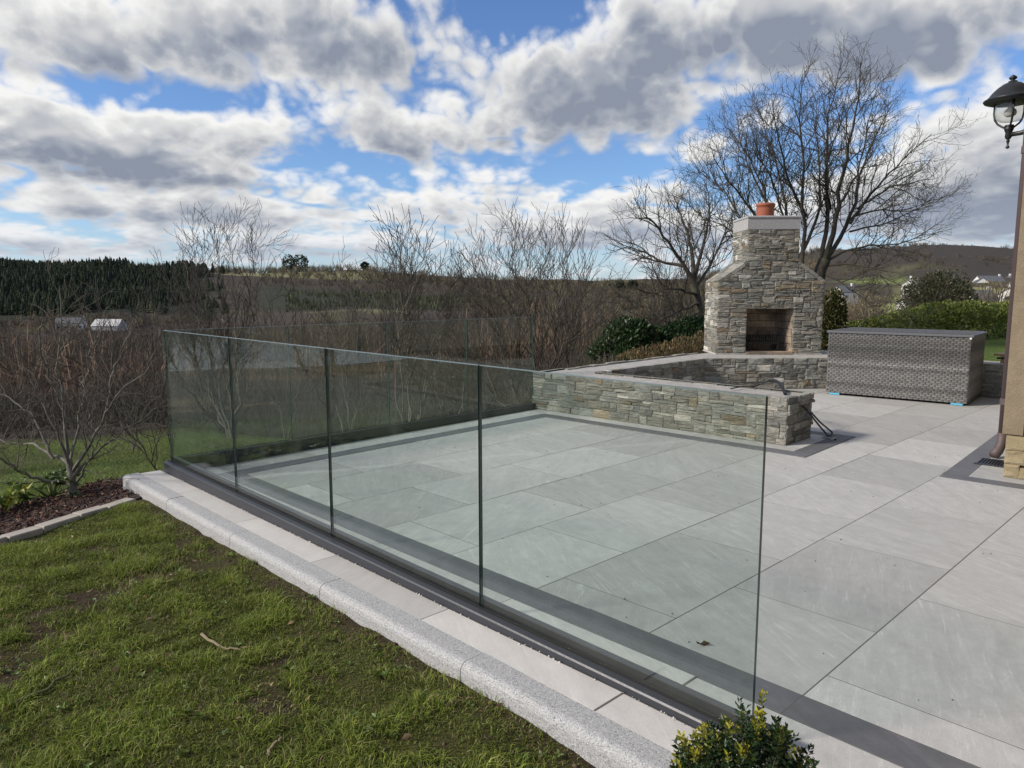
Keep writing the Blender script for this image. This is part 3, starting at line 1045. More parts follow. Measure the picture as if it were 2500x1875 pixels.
# left flank (lit) and right flank, two heights each
for (s_, nrm, ez0, ez1) in ((sl, -fe, WH + .01, zs - .02), (nl, -fe, zn - .03, zt), (sr, fe, WH + .01, zs - .02), (nr, fe, zn - .03, zt)):
    o_ = f3(s_, 0, 0) if nrm is not fe else f3(s_, 0, 0)
    walling(fire, o_, e3(-fn), e3(nrm), pack(0, FD, ez0, ez1, rg, uh=.027), rg, seed=53.0, odds=(.78, .06, .16), joined=nrm is fe)
# solid core behind the stones
cor = MB()
oc = f3(0, 0, 0)
ci = .008
body = [(sl + ci, WH - .02), (ob0 - ci, WH - .02), (ob0 - ci, ot + ci), (ob1 + ci, ot + ci), (ob1 + ci, WH - .02), (sr - ci, WH - .02), (sr - ci, zs - .05), (nr - ci, zn - .04), (nr - ci, zt), (nl + ci, zt), (nl + ci, zn - .04), (sl + ci, zs - .05)]
tess = mathutils.geometry.tessellate_polygon([[Vector((a, b_, 0)) for a, b_ in body]])
nb = len(body)
V = [f3(a, b_, -.008) for a, b_ in body] + [f3(a, b_, -FD) for a, b_ in body]
F = [tuple(t_) for t_ in tess] + [tuple(nb + q for q in t_) for t_ in tess] + [(i, (i + 1) % nb, nb + (i + 1) % nb, nb + i) for i in range(nb)]
mesh('core', V, F, M['joint'], fire)
# firebox of firebricks: splayed sides and a back
def brickwork(p, q, h0, h1, nrm, bl=.225, bh=.105):
    L = np.linalg.norm(q - p)
    e = (q - p) / L
    z, row = h0, 0
    while z < h1 - .02:
        hh = min(bh, h1 - z)
        u = -bl / 2 if row % 2 else 0
        while u < L - .01:
            a, b_ = max(u, 0), min(u + bl, L)
            if b_ - a > .02:
                c = p + e * (a + b_) / 2
                c3 = np.array([c[0], c[1], z + hh / 2]) - e3(nrm) * .02
                MB().box(c3, (b_ - a - .006, .04, hh - .006), e3(e), e3(nrm), bev=0).build('firebrick', M['firebrick'], fire, loc=tuple(c3))
            u += bl
        z += hh
        row += 1
P2 = lambda s, o: fA + fe * s + fn * o
bk = -.46
s0, s1 = ob0 + .09, ob1 - .09
brickwork(P2(s0, bk), P2(s1, bk), WH + .03, ot + .02, fn)
brickwork(P2(ob0 + .005, -.03), P2(s0, bk), WH + .03, ot + .02, np.array([*(fe)]))
brickwork(P2(s1, bk), P2(ob1 - .005, -.03), WH + .03, ot + .02, -fe)
MB().prism([(0, 0), (ob1 - ob0, 0), (ob1 - ob0, .03), (0, .03)], f3(ob0, WH - .002), E3, (0, 0, 1), N3, -.62, .02).build('hearth_slab', M['firebrick'], fire)
mesh('smoke_chamber', [f3(ob0, ot + .021, -.03), f3(ob1, ot + .021, -.03), f3(ob1, ot + .021, -.6), f3(ob0, ot + .021, -.6)], [(0, 1, 2, 3)], M['black'], fire)
mesh('fire_back', [f3(ob0 - .02, WH, bk - .05), f3(ob1 + .02, WH, bk - .05), f3(ob1 + .02, ot + .03, bk - .05), f3(ob0 - .02, ot + .03, bk - .05)], [(0, 1, 2, 3)], M['joint'], fire)
# ragged mortar bed under the stones
MB().prism([(-.02, 0), (sw + .02, 0), (sw, .022), (0, .022)], f3(0, WH - .012), E3, (0, 0, 1), N3, -FD, .015).build('mortar_bed', M['mortar'], fire)
# granite cap with bullnosed top slab, then the pot
cc_ = f3((nl + nr) / 2, 0, -FD / 2)
MB().box(cc_ + np.array([0, 0, zt + .078]), (nr - nl + .012, FD + .012, .150), E3, N3).build('granite_cap', M['granite'], fire, loc=tuple(cc_ + np.array([0, 0, zt])))
ex_ = (nr - nl + .035) / 2
slab = MB()
for z_, i_ in ((.1535, .012), (.158, .003), (.170, 0), (.182, .003), (.189, .014)):
    pass
rows = [(.1535, .012), (.159, .003), (.171, 0), (.183, .004), (.189, .016)]
V, F = [], []
for z_, i_ in rows:
    a, b_ = ex_ - i_, (FD + .035) / 2 - i_
    V += [cc_ + E3 * (sx * a) + N3 * (sy * b_) + np.array([0, 0, zt + z_]) for sx, sy in ((-1, -1), (1, -1), (1, 1), (-1, 1))]
for k in range(len(rows) - 1):
    F += [(4 * k + i, 4 * k + (i + 1) % 4, 4 * k + 4 + (i + 1) % 4, 4 * k + 4 + i) for i in range(4)]
F += [(3, 2, 1, 0), tuple(range(4 * len(rows) - 4, 4 * len(rows)))]
mesh('cap_slab', V, F, M['granite'], fire, loc=tuple(cc_))
pc = f3(.71, zt + .189, -.30)
MB().lathe([(.115, 0), (.118, .01), (.120, .12), (.121, .155), (.130, .16), (.133, .172), (.131, .19), (.122, .196), (.105, .196), (.103, .15), (.10, 0)], pc, 32).build('chimney_pot', M['terracotta'], fire, smooth=True)

# iron grate standing in the firebox
gr = empty('fire_grate', tuple(f3(.72, WH + .03, -.22)))
tag(gr, 'black iron fire grate with upright bars inside the fireplace opening', 'fire grate')
for k in range(13):
    s_ = .52 + k * .032
    MB().tube([f3(s_, WH + .16, -.12), f3(s_, WH + .17, -.30), f3(s_, WH + .25, -.36)], .008, 6).build('bar', M['black'], gr)
    MB().tube([f3(s_, WH + .15, -.12), f3(s_, WH + .235, -.105)], .0085, 6).build('bar', M['black'], gr)
for o_ in (-.13, -.31):
    MB().box(f3(.712, WH + .15, o_), (.44, .022, .03), E3, N3).build('rail', M['black'], gr)
for s_ in (.52, .905):
    for o_ in (-.13, -.31):
        MB().box(f3(s_, WH + .085, o_), (.02, .02, .112), E3, N3).build('leg', M['black'], gr)
# ------------------------------------------------------------------ lawn
LB = np.array([-3.75, -.68]); lu = np.array([.397, -.918]); lv = np.array([-.918, -.397])    # bed edging line and the way across it
def lawn_z(x, y):
    g = np.maximum(0, -.70 - y)
    return -.068 - .018 * g - .0165 * np.maximum(0, -x - .3) - .05 * np.clip(x * 1.2, 0, 1) + (fbm(x * 2.3, y * 2.3, 3) - .5) * .05 * np.clip(g * 3, .25, 1) + (fbm(x * 9, y * 9, 3) - .5) * .022
def soil_mask(x, y):
    m_ = .62 * fbm(x * 2.4 + 3, y * 3.4 + 8, 4) + .38 * fbm(x * 11, y * 11 + 5, 3)
    k = np.clip((m_ - .56) * 12, 0, 1)
    edge = np.clip(1 - (-.675 - y) / .17, 0, 1)
    return np.clip(np.maximum(k, edge * (.35 + .9 * fbm(x * 6, y * 6, 3))), 0, 1)
def build_lawn():
    X, Y = np.meshgrid(np.arange(-5.2, 3.4, .03), np.arange(-5.0, -.64 + .001, .03))
    Yk = np.minimum(Y, -.65)
    Z = lawn_z(X, Yk)
    n, k = X.shape
    i = np.arange(n - 1)[:, None] * k
    j = np.arange(k - 1)[None]
    F = np.stack([i + j, i + j + 1, i + k + j + 1, i + k + j], -1).reshape(-1, 4)
    V = np.stack([X, Yk, Z], -1).reshape(-1, 3)
    cv = ((V[:, :2] - LB) @ lv)
    keep = (cv[F].max(1) < .06)
    F = F[keep]
    m_ = soil_mask(X, Yk).reshape(-1)
    n3 = fbm(X * 5, Yk * 5, 3).reshape(-1)
    moss = np.array([.080, .082, .024]); soil = np.array([.050, .034, .022])
    c = moss + (soil - moss) * np.clip(m_ * .8 + (n3 - .45), 0, 1)[:, None]
    o = mesh('lawn', V, F, M['soil'], smooth=True, col=c)
    tag(o, 'patchy winter lawn with worn muddy spots beside the granite kerb', 'lawn', kind='structure')
def soilm(t, b):
    a = t.new('ShaderNodeAttribute', attribute_name='Col').outputs['Color']
    p = t.new('ShaderNodeNewGeometry').outputs['Position']
    n = t.noise(p, 45, 6, .7)
    n2 = t.noise(p, 220, 3, .7)
    a = t.v('SCALE', a, s=t.m('ADD', .35, t.m('MULTIPLY', t.m('ADD', n, n2), .65)))
    t.put(b.inputs['Base Color'], a)
    b.inputs['Roughness'].default_value = .95
    b.inputs['Specular IOR Level'].default_value = .2
    bump(t, b, t.m('ADD', n, t.m('MULTIPLY', n2, .4)), .02, 1.0)
M['soil'] = mat('lawn_soil', soilm)
build_lawn()

def blades(P, hgt, wid, lean, col, rg_, name, label, cat, parent=None, segs=2):
    """one bent blade per point"""
    n = len(P)
    a = rg_.random(n) * 2 * np.pi
    da = np.stack([np.cos(a), np.sin(a), np.zeros(n)], -1)
    a2 = rg_.random(n) * 2 * np.pi
    db = np.stack([np.cos(a2), np.sin(a2), np.zeros(n)], -1)
    up = np.array([0, 0, 1.0])
    h, wd, ln = hgt[:, None], wid[:, None], lean[:, None]
    p0, p1 = P - da * wd, P + da * wd
    m_ = P + up * h * .55 + db * h * ln * .35
    m0, m1 = m_ - da * wd * .75, m_ + da * wd * .75
    tip = P + up * h * (1 - .35 * np.minimum(ln, 1.6)) + db * h * ln
    V = np.stack([p0, p1, m0, m1, tip], 1).reshape(-1, 3)
    b_ = np.arange(n)[:, None] * 5
    F = np.concatenate([b_ + np.array([[0, 1, 3]]), b_ + np.array([[0, 3, 2]]), b_ + np.array([[2, 3, 4]])], 0)
    c = np.repeat(col, 5, 0)
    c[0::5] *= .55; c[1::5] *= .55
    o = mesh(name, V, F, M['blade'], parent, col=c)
    return tag(o, label, cat, kind='stuff') if label else o

def lawn_grass():
    r_ = np.random.default_rng(3)
    n1, n2 = 140000, 130000
    x = np.concatenate([r_.uniform(-3.9, .6, n1), r_.uniform(-4.2, 2.6, n2)])
    y = np.concatenate([r_.uniform(-2.25, -.66, n1), r_.uniform(-4.2, -.66, n2)])
    ok = (y < -.672) & (((np.stack([x, y], -1) - LB) @ lv) < -.01)
    x, y = x[ok], y[ok]
    s = soil_mask(x, y)
    ok = r_.random(len(x)) > s * .80
    x, y, s = x[ok], y[ok], s[ok]
    hf = fbm(x * 2.6 + 20, y * 2.6, 4)
    tuft = np.clip((fbm(x * 7 + 4, y * 7 + 2, 3) - .45) * 5, 0, 1)
    h = (.012 + .026 * np.clip(hf * 1.8 - .45, 0, 1) + .027 * tuft) * r_.uniform(.5, 1.35, len(x)) * (1 - .5 * s)
    g = np.array([[.105, .165, .018], [.180, .240, .028], [.30, .33, .055], [.39, .34, .15], [.080, .105, .024]])
    wts = r_.dirichlet([.5, .7, .40, .16, .45], len(x))
    c = (wts @ g) * (.85 + .4 * tuft[:, None])
    pale = np.clip((fbm(x * 1.3, y * 1.3 + 30, 3) - .45) * 3, 0, 1)[:, None]
    c = c * (1 - .30 * pale) + pale * .30 * np.array([.12, .15, .03]) 
    dead = (r_.random(len(x)) < .05 + .25 * s)[:, None]
    c = np.where(dead, np.array([.30, .235, .13]) * r_.uniform(.5, 1.2, (len(x), 1)), c) * r_.uniform(.75, 1.2, (len(x), 1))
    P = np.stack([x, y, lawn_z(x, y) - .003], -1)
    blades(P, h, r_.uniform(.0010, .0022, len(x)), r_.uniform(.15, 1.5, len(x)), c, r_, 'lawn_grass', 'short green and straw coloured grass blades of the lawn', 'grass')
lawn_grass()

# fallen sticks and dead leaves on the lawn
def Zp(px, py, z):
    d = FW + (px - 1250) / FPX * RT - (py - 937.5) / FPX * UP
    return CAM + d * (z - CAM[2]) / d[2]
def stick(pts, r_, label, m_='stick'):
    P = []
    for px, py in pts:
        p = Zp(px, py, -.10)
        p[2] = float(lawn_z(p[0], p[1])) + .012 + r_ * .3
        P.append(p)
    P = np.array(P)
    t = np.linspace(0, 1, 10)
    q = np.stack([np.interp(t, np.linspace(0, 1, len(P)), P[:, k]) for k in range(3)], -1)
    q[1:-1] += np.random.default_rng(len(label)).normal(0, .003, (8, 3))
    o = MB().tube(q, np.linspace(r_, r_ * .5, 10), 7).build('fallen_stick', M[m_], loc=tuple(q[4]))
    tag(o, label, 'stick', 'sticks lying on the lawn')
M['stick'] = plain('lichen_twig', (.22, .18, .11), .9, nz=.35, scale=60)
M['stick_moss'] = plain('mossy_twig', (.10, .105, .045), .9, nz=.4, scale=60)
stick([(493, 1556), (520, 1578), (555, 1592), (588, 1597)], .0065, 'pale bent stick lying alone in the middle of the lawn')
stick([(40, 1720), (110, 1690), (150, 1660), (190, 1630)], .006, 'long mossy stick half sunk in the grass', 'stick_moss')
stick([(655, 1872), (672, 1845), (690, 1830)], .006, 'short pale stick at the edge of the muddy grass')
stick([(395, 1360), (430, 1350), (452, 1340)], .005, 'thin dark stick on bare earth close to the kerb', 'stick_moss')
stick([(250, 1318), (262, 1305), (290, 1302)], .004, 'forked pale twig lying by the bed edging')

# ------------------------------------------------------------------ flower bed with mulch and sett edging
bed = mesh('flower_bed', *(lambda U, Vv: (np.stack([LB[0] + U * lu[0] + Vv * lv[0], LB[1] + U * lu[1] + Vv * lv[1], -.125 - .10 * np.clip(Vv - .15, 0, 9) - .9 * np.clip(Vv - .95, 0, 9) + (fbm(U * 8, Vv * 8, 3) - .5) * .03], -1).reshape(-1, 3),
    np.stack([(np.arange(U.shape[0] - 1)[:, None] * U.shape[1] + np.arange(U.shape[1] - 1)[None] + k) for k in (0, 1, U.shape[1] + 1, U.shape[1])], -1).reshape(-1, 4)))(*np.meshgrid(np.arange(-.62, 4.4, .06), np.arange(.02, 1.45, .06))), M['mulch_base'] if 'mulch_base' in M else plain('bark_soil', (.035, .020, .016), .95, nz=.5, scale=50), smooth=True)
tag(bed, 'flower bed of dark soil beyond the lawn', 'flower bed', kind='structure')
def bedp(u, v, dz=0):
    return np.array([LB[0] + u * lu[0] + v * lv[0], LB[1] + u * lu[1] + v * lv[1], -.125 - .10 * max(v - .15, 0) - .9 * max(v - .95, 0) + dz])
def mulch():
    r_ = np.random.default_rng(8)
    n = 9000
    U, Vv = r_.uniform(-.5, 4.2, n), .06 + .90 * r_.random(n) ** .9
    P = np.stack([LB[0] + U * lu[0] + Vv * lv[0], LB[1] + U * lu[1] + Vv * lv[1], -.125 - .10 * np.clip(Vv - .15, 0, 9) + (fbm(U * 8, Vv * 8, 3) - .5) * .03 + r_.uniform(0, .016, n)], -1)
    a, b_ = r_.random(n) * 6.28, r_.normal(0, .45, n)
    ex = np.stack([np.cos(a) * np.cos(b_), np.sin(a) * np.cos(b_), np.sin(b_)], -1)
    t = r_.normal(0, 1, (n, 3))
    ey = np.cross(ex, t); ey /= np.linalg.norm(ey, axis=1)[:, None]
    ez = np.cross(ex, ey)
    L, W_, H = r_.uniform(.006, .024, (n, 1)), r_.uniform(.003, .007, (n, 1)), r_.uniform(.001, .003, (n, 1))
    V = np.stack([P - ex * L - ey * W_, P + ex * L - ey * W_ * .6, P + ex * L * .9 + ey * W_, P - ex * L * .8 + ey * W_, P + ez * H + ex * L * .1, P - ez * H], 1).reshape(-1, 3)
    q = np.arange(n)[:, None] * 6
    F = np.concatenate([q + np.array([[i, (i + 1) % 4, 4]]) for i in range(4)] + [q + np.array([[(i + 1) % 4, i, 5]]) for i in range(4)], 0)
    g = np.array([[.045, .022, .018], [.085, .040, .028], [.15, .085, .055], [.028, .016, .014], [.24, .16, .11]])
    c = g[r_.choice(5, n, p=[.36, .30, .14, .14, .06])] * r_.uniform(.7, 1.25, (n, 1))
    tag(mesh('bark_mulch', V, F, M['vcol'], col=np.repeat(c, 6, 0)), 'reddish brown bark mulch chips covering the flower bed', 'mulch', kind='stuff')
mulch()
M['sett'] = plain('sandstone_sett', (.33, .30, .26), .9, nz=.35, scale=14)
rg = random.Random(4)
ke_ = empty('bed_edging', tuple(bedp(1.0, .0)))
tag(ke_, 'row of worn sandstone setts edging the flower bed against the lawn', 'edging')
u = .06
while u < 4.2:
    l = rg.uniform(.19, .26)
    c = bedp(u + l / 2, .02 + rg.uniform(-.008, .008), -.022 + rg.uniform(-.004, .004))
    tl = rg.uniform(-.025, .025)
    e = np.array([lu[0], lu[1], tl]); e /= np.linalg.norm(e)
    MB().box(c, (l - .008, .088, .09), e, (lv[0], lv[1], 0), bev=.005).build('sett', M['sett'], ke_, loc=tuple(c))
    u += l

def leaf_cards(P, N_, L, W_, col, r_, fold=.25, droop=.15):
    """many small pointed leaves: two folded halves of four triangles; axis N_"""
    n = len(P)
    ax = N_ / (np.linalg.norm(N_, axis=1)[:, None] + 1e-9)
    t = r_.normal(0, 1, (n, 3))
    sd_ = np.cross(ax, t); sd_ /= np.linalg.norm(sd_, axis=1)[:, None] + 1e-9
    up = np.cross(sd_, ax)
    L, W_ = np.broadcast_to(np.asarray(L, float).reshape(-1, 1), (n, 1)), np.broadcast_to(np.asarray(W_, float).reshape(-1, 1), (n, 1))
    m_ = P + ax * L * .5
    tip = P + ax * L - up * L * droop
    a, b_ = m_ + sd_ * W_ + up * W_ * fold, m_ - sd_ * W_ + up * W_ * fold
    V = np.stack([P, a, tip, b_, m_ - up * W_ * fold * .5], 1).reshape(-1, 3)
    q = np.arange(n)[:, None] * 5
    F = np.concatenate([q + np.array([[0, 1, 4]]), q + np.array([[1, 2, 4]]), q + np.array([[2, 3, 4]]), q + np.array([[3, 0, 4]])], 0)
    return V, F, np.repeat(col, 5, 0)

# hellebores and low evergreen cover along the back of the bed
def hellebore(u, v, nl_, r0, cols, label, seed, big=.085):
    r_ = np.random.default_rng(seed)
    c0_ = bedp(u, v, .01)
    root = empty('hellebore_plant', tuple(c0_))
    tag(root, label, 'plant', 'plants at the back of the flower bed')
    P, N_ = [], []
    st_ = MB()
    for k in range(nl_):
        a = r_.random() * 6.28
        rr, h = r0 * r_.random() ** .6, r_.uniform(.03, .17)
        p = c0_ + np.array([math.cos(a) * rr, math.sin(a) * rr, h])
        st_.tube([c0_ + (p - c0_) * np.array([.15, .15, 0]), c0_ + (p - c0_) * np.array([.55, .55, .7]), p], [.004, .003, .002], 4)
        for j in range(6):
            b_ = a + (j - 2.5) * .55 + r_.normal(0, .15)
            P.append(p); N_.append((math.cos(b_), math.sin(b_), r_.uniform(-.5, .35)))
    P, N_ = np.array(P), np.array(N_)
    n = len(P)
    c = np.array(cols)[r_.choice(len(cols), nl_)].repeat(6, 0) * r_.uniform(.75, 1.2, (n, 1))
    V, F, cc = leaf_cards(P, N_, r_.uniform(.6, 1.1, n) * big, r_.uniform(.16, .24, n) * big, c, r_, droop=.35)
    st_.build('stems', M['stem'], root)
    tag(mesh('leaves', V, F, M['leaf'], root, col=cc), kind='stuff')
M['stem'] = plain('green_stem', (.13, .17, .05), .7)
YG = [(.26, .28, .045), (.20, .25, .04), (.10, .16, .03)]
DG = [(.045, .085, .025), (.06, .11, .03), (.09, .14, .04)]
hellebore(.66, .78, 26, .16, YG + DG[:1], 'yellow green hellebore left of the twisted tree trunk', 1)
hellebore(.40, .80, 16, .10, YG, 'small lime green hellebore just right of the tree trunk', 2)
hellebore(.05, .85, 30, .24, DG, 'low dark evergreen plant between the tree and the kerb end', 3, .06)
hellebore(1.0, .85, 24, .2, DG + [(.16, .2, .05)], 'dark green leafy plant at the back of the mulch', 4, .06)
hellebore(1.45, .86, 30, .28, DG, 'spreading low green plant farthest along the bed', 5, .05)

# ------------------------------------------------------------------ woven storage box
bx0 = np.array([-2.295, 6.935]); be = np.array([.9951, .0986]); bn = np.array([-.0986, .9951])
BL, BD, BZ0, BZ1 = 1.535, .93, .026, .772
box = empty('wicker_storage_box', (*(bx0 + be * BL / 2 + bn * BD / 2), BZ0))
tag(box, 'large grey woven rattan storage box with a dark lid in front of the fireplace wall', 'storage box')
b3 = lambda u, v, z: np.array([*(bx0 + be * u + bn * v), z])
BE, BN = e3(be), e3(bn)
def wickm(k):
    def f(t, b):
        a = t.new('ShaderNodeAttribute', attribute_name='Col').outputs['Color']
        c = obj_co(t)
        n = t.noise(t.map(c, (8, 8, 260)), 1.0, 4, .7)
        t.put(b.inputs['Base Color'], t.mix(1.0, a, t.mix(n, (.6,) * 3, (1.35,) * 3), 'MULTIPLY'))
        b.inputs['Roughness'].default_value = .5
        bump(t, b, n, .001, .4)
    return f
M['wicker'] = mat('rattan_strand', wickm(1))
def weave(name, o, ex, ez, n, L, H, pu, pw, cols, r_, seed):
    """staggered flat strands standing proud of a dark panel"""
    o, ex, ez, n = (np.array(q, float) for q in (o, ex, ez, n))
    nr_, V, F, C = int(round(H / pw)), [], [], []
    pw = H / nr_
    for j in range(nr_):
        tone = .42 + 1.0 * vnoise(j * .43 + seed, seed) + r_.uniform(-.12, .12)
        u = -pu * (.5 if j % 2 else 0) + r_.uniform(-.006, .006)
        while u < L:
            a, b_ = max(u, 0) + .0035, min(u + pu, L) - .0035
            if b_ - a > .008:
                z0, z1 = j * pw + .0012, (j + 1) * pw - .0012
                q = len(V)
                m0, m1 = a + (b_ - a) * .25, a + (b_ - a) * .75
                for z in (z0, z1):
                    for uu, hh in ((a, .001), (m0, .0062), (m1, .0062), (b_, .001)):
                        V.append(o + ex * uu + ez * z + n * hh)
                F += [(q, q + 1, q + 5, q + 4), (q + 1, q + 2, q + 6, q + 5), (q + 2, q + 3, q + 7, q + 6), (q, q + 4, q + 4, q + 5)[:0] or (q, q + 3, q + 2, q + 1), (q + 4, q + 5, q + 6, q + 7)]
                k = tone * r_.uniform(.82, 1.15)
                C += [np.array(cols) * k] * 8
            u += pu
    o_ = mesh(name, V, F, M['wicker'], box, col=np.array(C))
    tag(o_, kind='stuff')
M['panel_dark'] = plain('dark_panel', (.045, .042, .040), .6)
MB().box(b3(BL / 2, BD / 2, (BZ0 + BZ1) / 2), (BL - .01, BD - .01, BZ1 - BZ0), BE, BN).build('carcass', M['panel_dark'], box)
r_ = np.random.default_rng(2)
wc = (.158, .155, .150)
weave('front_weave', b3(0, .004, BZ0), BE, (0, 0, 1), -BN, BL, BZ1 - BZ0, .062, .0236, wc, r_, 1.0)
weave('side_weave', b3(BL - .004, 0, BZ0), BN, (0, 0, 1), BE, BD, BZ1 - BZ0, .062, .0236, wc, r_, 9.0)
weave('left_weave', b3(.004, BD, BZ0), -BN, (0, 0, 1), -BE, BD, BZ1 - BZ0, .062, .0236, wc, r_, 15.0)
M['lid'] = plain('lid_frame', (.105, .108, .118), .5, nz=.2, scale=150)
lid = MB().box(b3(BL / 2, BD / 2, BZ1 + .016), (BL + .035, BD + .03, .026), BE, BN, bev=.006).build('lid', M['lid'], box)
weave('lid_weave', b3(.012, .012, BZ1 + .0285), BE, BN, (0, 0, 1), BL - .024, BD - .024, .05, .012, (.085, .088, .098), r_, 3.0)
MB().box(b3(BL - .012, -.004, BZ1 - .004), (.02, .012, .03), BE, BN).build('corner_bracket', M['white_paint'], box)
for k, (u, lab) in enumerate(((.11, 'bright blue pad under the storage box corner nearest the fireplace'), (BL - .10, 'bright blue pad under the storage box corner nearest the house'))):
    M['pad'] = M.get('pad') or plain('blue_foam', (.10, .40, .58), .6)
    tag(MB().box(b3(u, .035, .0145), (.12, .09, .020), BE, BN, bev=.004).build('packing_pad', M['pad'], loc=tuple(b3(u, .035, .0045))), lab, 'pad', 'blue pads under the storage box')

# ------------------------------------------------------------------ loose cables on the seat wall
def cable(pts, r_, name, label, cat, m_='rubber', n=26, corr=False):
    P = np.array(pts, float)
    t = np.linspace(0, 1, n)
    k = np.linspace(0, 1, len(P))
    # smooth the corners by quadratic blending
    q = np.stack([np.interp(t, k, P[:, i]) for i in range(3)], -1)
    for _ in range(3):
        q[1:-1] = (q[:-2] + 2 * q[1:-1] + q[2:]) / 4
    r2 = np.full(n, r_)
    if corr:
        r2 = r_ * np.where(np.arange(n) % 2, 1.0, .78)
    return tag(MB().tube(q, r2, 8).build(name, M[m_], loc=tuple(q[0])), label, cat)
def onto(px, py, z, dz=0.0):
    p = Zp(px, py, z)
    p[2] += dz
    return p
s_end = float((np.array([*(pB + .25 * (pC - pB)), .25]) - CAM) @ FW)
z3 = lambda a, b_: (1700 + a / 4.424, 900 + b_ / 4.424)
cab = [at(*z3(1150, 405), s_end + .06), at(*z3(1250, 480), s_end - .02), at(*z3(1335, 580), s_end - .02), onto(*z3(1475, 690), .012), onto(*z3(1455, 718), .010), onto(*z3(1375, 745), .010)]
cable(cab, .0075, 'cable', 'dark cable hanging from the end of the seat wall, ending in a bent grey tail', 'cable')
cab = [at(*z3(1150, 405), s_end + .06), at(*z3(1215, 470), s_end - .01), at(*z3(1290, 570), s_end - .01), onto(*z3(1390, 690), .02), onto(*z3(1440, 735), .012), onto(*z3(1505, 768), .010)]
cable(cab, .0075, 'cable', 'second dark cable from the seat wall end, lying nearer the wall', 'cable')
for k, ((a, b_), lab) in enumerate((((1420, 745), 'small grey cable clip lying flat on the charcoal border'), ((1480, 758), 'small grey cable clip at the tip of the loose cable'))):
    p = onto(*z3(a, b_), .012)
    M['clip'] = M.get('clip') or plain('grey_plastic', (.28, .28, .28), .5)
    an = .4 + 1.2 * k
    tag(MB().box(p, (.095, .022, .012), (math.cos(an), math.sin(an), 0), (-math.sin(an), math.cos(an), 0), bev=.003).build('cable_clip', M['clip'], loc=tuple(p)), lab, 'clip')
cd = [onto(*z3(962, 275), WH, .0), onto(*z3(930, 245), WH, .03), onto(*z3(890, 215), WH - .02, .055), onto(*z3(840, 195), WH - .02, .06), onto(*z3(785, 185), WH - .03, .05)]
cable(cd, .0155, 'corrugated_conduit', 'short curved black corrugated conduit poking out of the wall top', 'conduit', 'rubber', 40, True)
cable([cd[-1], onto(*z3(700, 200), WH, .03), onto(*z3(620, 212), WH, .012), onto(*z3(500, 205), WH, .012), onto(*z3(370, 226), WH, .008)], .006, 'cable', 'thin black cable running from the conduit along the mortar top', 'cable')

# timber offcuts on the right arm of the seat wall
M['wood'] = plain('raw_pine', (.42, .30, .17), .8, nz=.25, scale=12)
tz = WH + .012
tag(MB().box((-.56, 8.22, tz + .045), (.30, .20, .085), bev=.003).build('timber_block', M['wood'], loc=(-.56, 8.22, tz)), 'block of pale timber lying on the wall beside the storage box', 'timber')
tag(MB().box((-.60, 8.23, tz + .103), (.36, .24, .024), bev=.002).build('timber_board', M['wood'], loc=(-.6, 8.23, tz + .09)), 'thin pale board laid over the timber block', 'timber')
cable([(-.75, 8.14, tz + .06), (-.5, 8.07, tz + .075), (-.38, 8.05, tz + .05), (-.28, 8.08, tz + .015), (-.1, 8.2, tz + .008)], .011, 'hose', 'black hose curling over the timber on the wall', 'hose')

# ------------------------------------------------------------------ corner of the house
hq = np.array([.335, 3.735])
house = empty('house', (*hq, 0))
tag(house, 'corner of the house in brown render on a sandstone plinth at the terrace edge', 'house')
H3 = lambda u, v, z: np.array([*(hq + he * u + hn * v), z])
HE, HN = e3(he), e3(hn)
def render_mat(c0, c1, spots):
    def f(t, b):
        c = obj_co(t)
        n = t.noise(c, 5, 7, .7)
        n2 = t.noise(c, 110, 4, .7)
        col = t.mix(t.sm(n, .35, .7), c0, c1)
        v = t.new('ShaderNodeTexVoronoi')
        t.put(v.inputs['Vector'], t.v('ADD', c, t.v('SCALE', t.noise(c, 30, 3, color=True), s=.02)))
        v.inputs['Scale'].default_value = 52
        lim = t.m('MULTIPLY_ADD', t.noise(t.map(c, (3, 3, 1.4)), 1.0, 3), .9, -.36)
        m_ = t.sm(t.m('SUBTRACT', lim, v.outputs['Distance']), -.02, .06)
        col = t.mix(t.m('MULTIPLY', m_, spots), col, (.52, .47, .37))
        t.put(b.inputs['Base Color'], col)
        b.inputs['Roughness'].default_value = .95
        bump(t, b, t.m('ADD', t.m('ADD', n2, t.m('MULTIPLY', m_, .6)), n), .008, .8)
    return f
M['render'] = mat('brown_render', render_mat((.200, .158, .105), (.270, .215, .145), .9))
M['dash'] = mat('pebble_dash', render_mat((.17, .145, .115), (.25, .215, .17), .5))
M['plinth'] = mat('sandstone', render_mat((.255, .205, .12), (.36, .295, .185), .15))
MB().box(H3(3.02, 3.06, 2.9), (6.0, 6.0, 5.2), HE, HN).build('wall', M['dash'], house)
MB().box((7.6, -.4, 2.6), (5.0, 8.0, 5.8)).build('wing', M['dash'], house)  # unseen wing added to cut the sky light from the right
MB().box(H3(.022, .10, 2.88), (.120, .23, 5.15), HE, HN, bev=.006).build('corner_strip', M['render'], house)
rg = random.Random(5)
pl = []
walling(house, H3(-.01, -.03, 0), HE, -HN, [(0, .09, .005, .10), (.09, .30, .005, .085), (.3, .62, .005, .12), (0, .13, .10, .20), (.13, .30, .085, .20), (.3, .62, .12, .2), (0, .22, .20, .298), (.22, .62, .20, .298)], rg, hi=.012, mats=('plinth',), odds=(1,), seed=71)
MB().box(H3(1.0, .5, .15), (2.0, 1.0, .296), HE, HN).build('plinth_core', M['plinth'], house)
M['pipe'] = plain('brown_pipe', (.085, .062, .062), .6, nz=.1)
pb = H3(-.135, .66, 0)
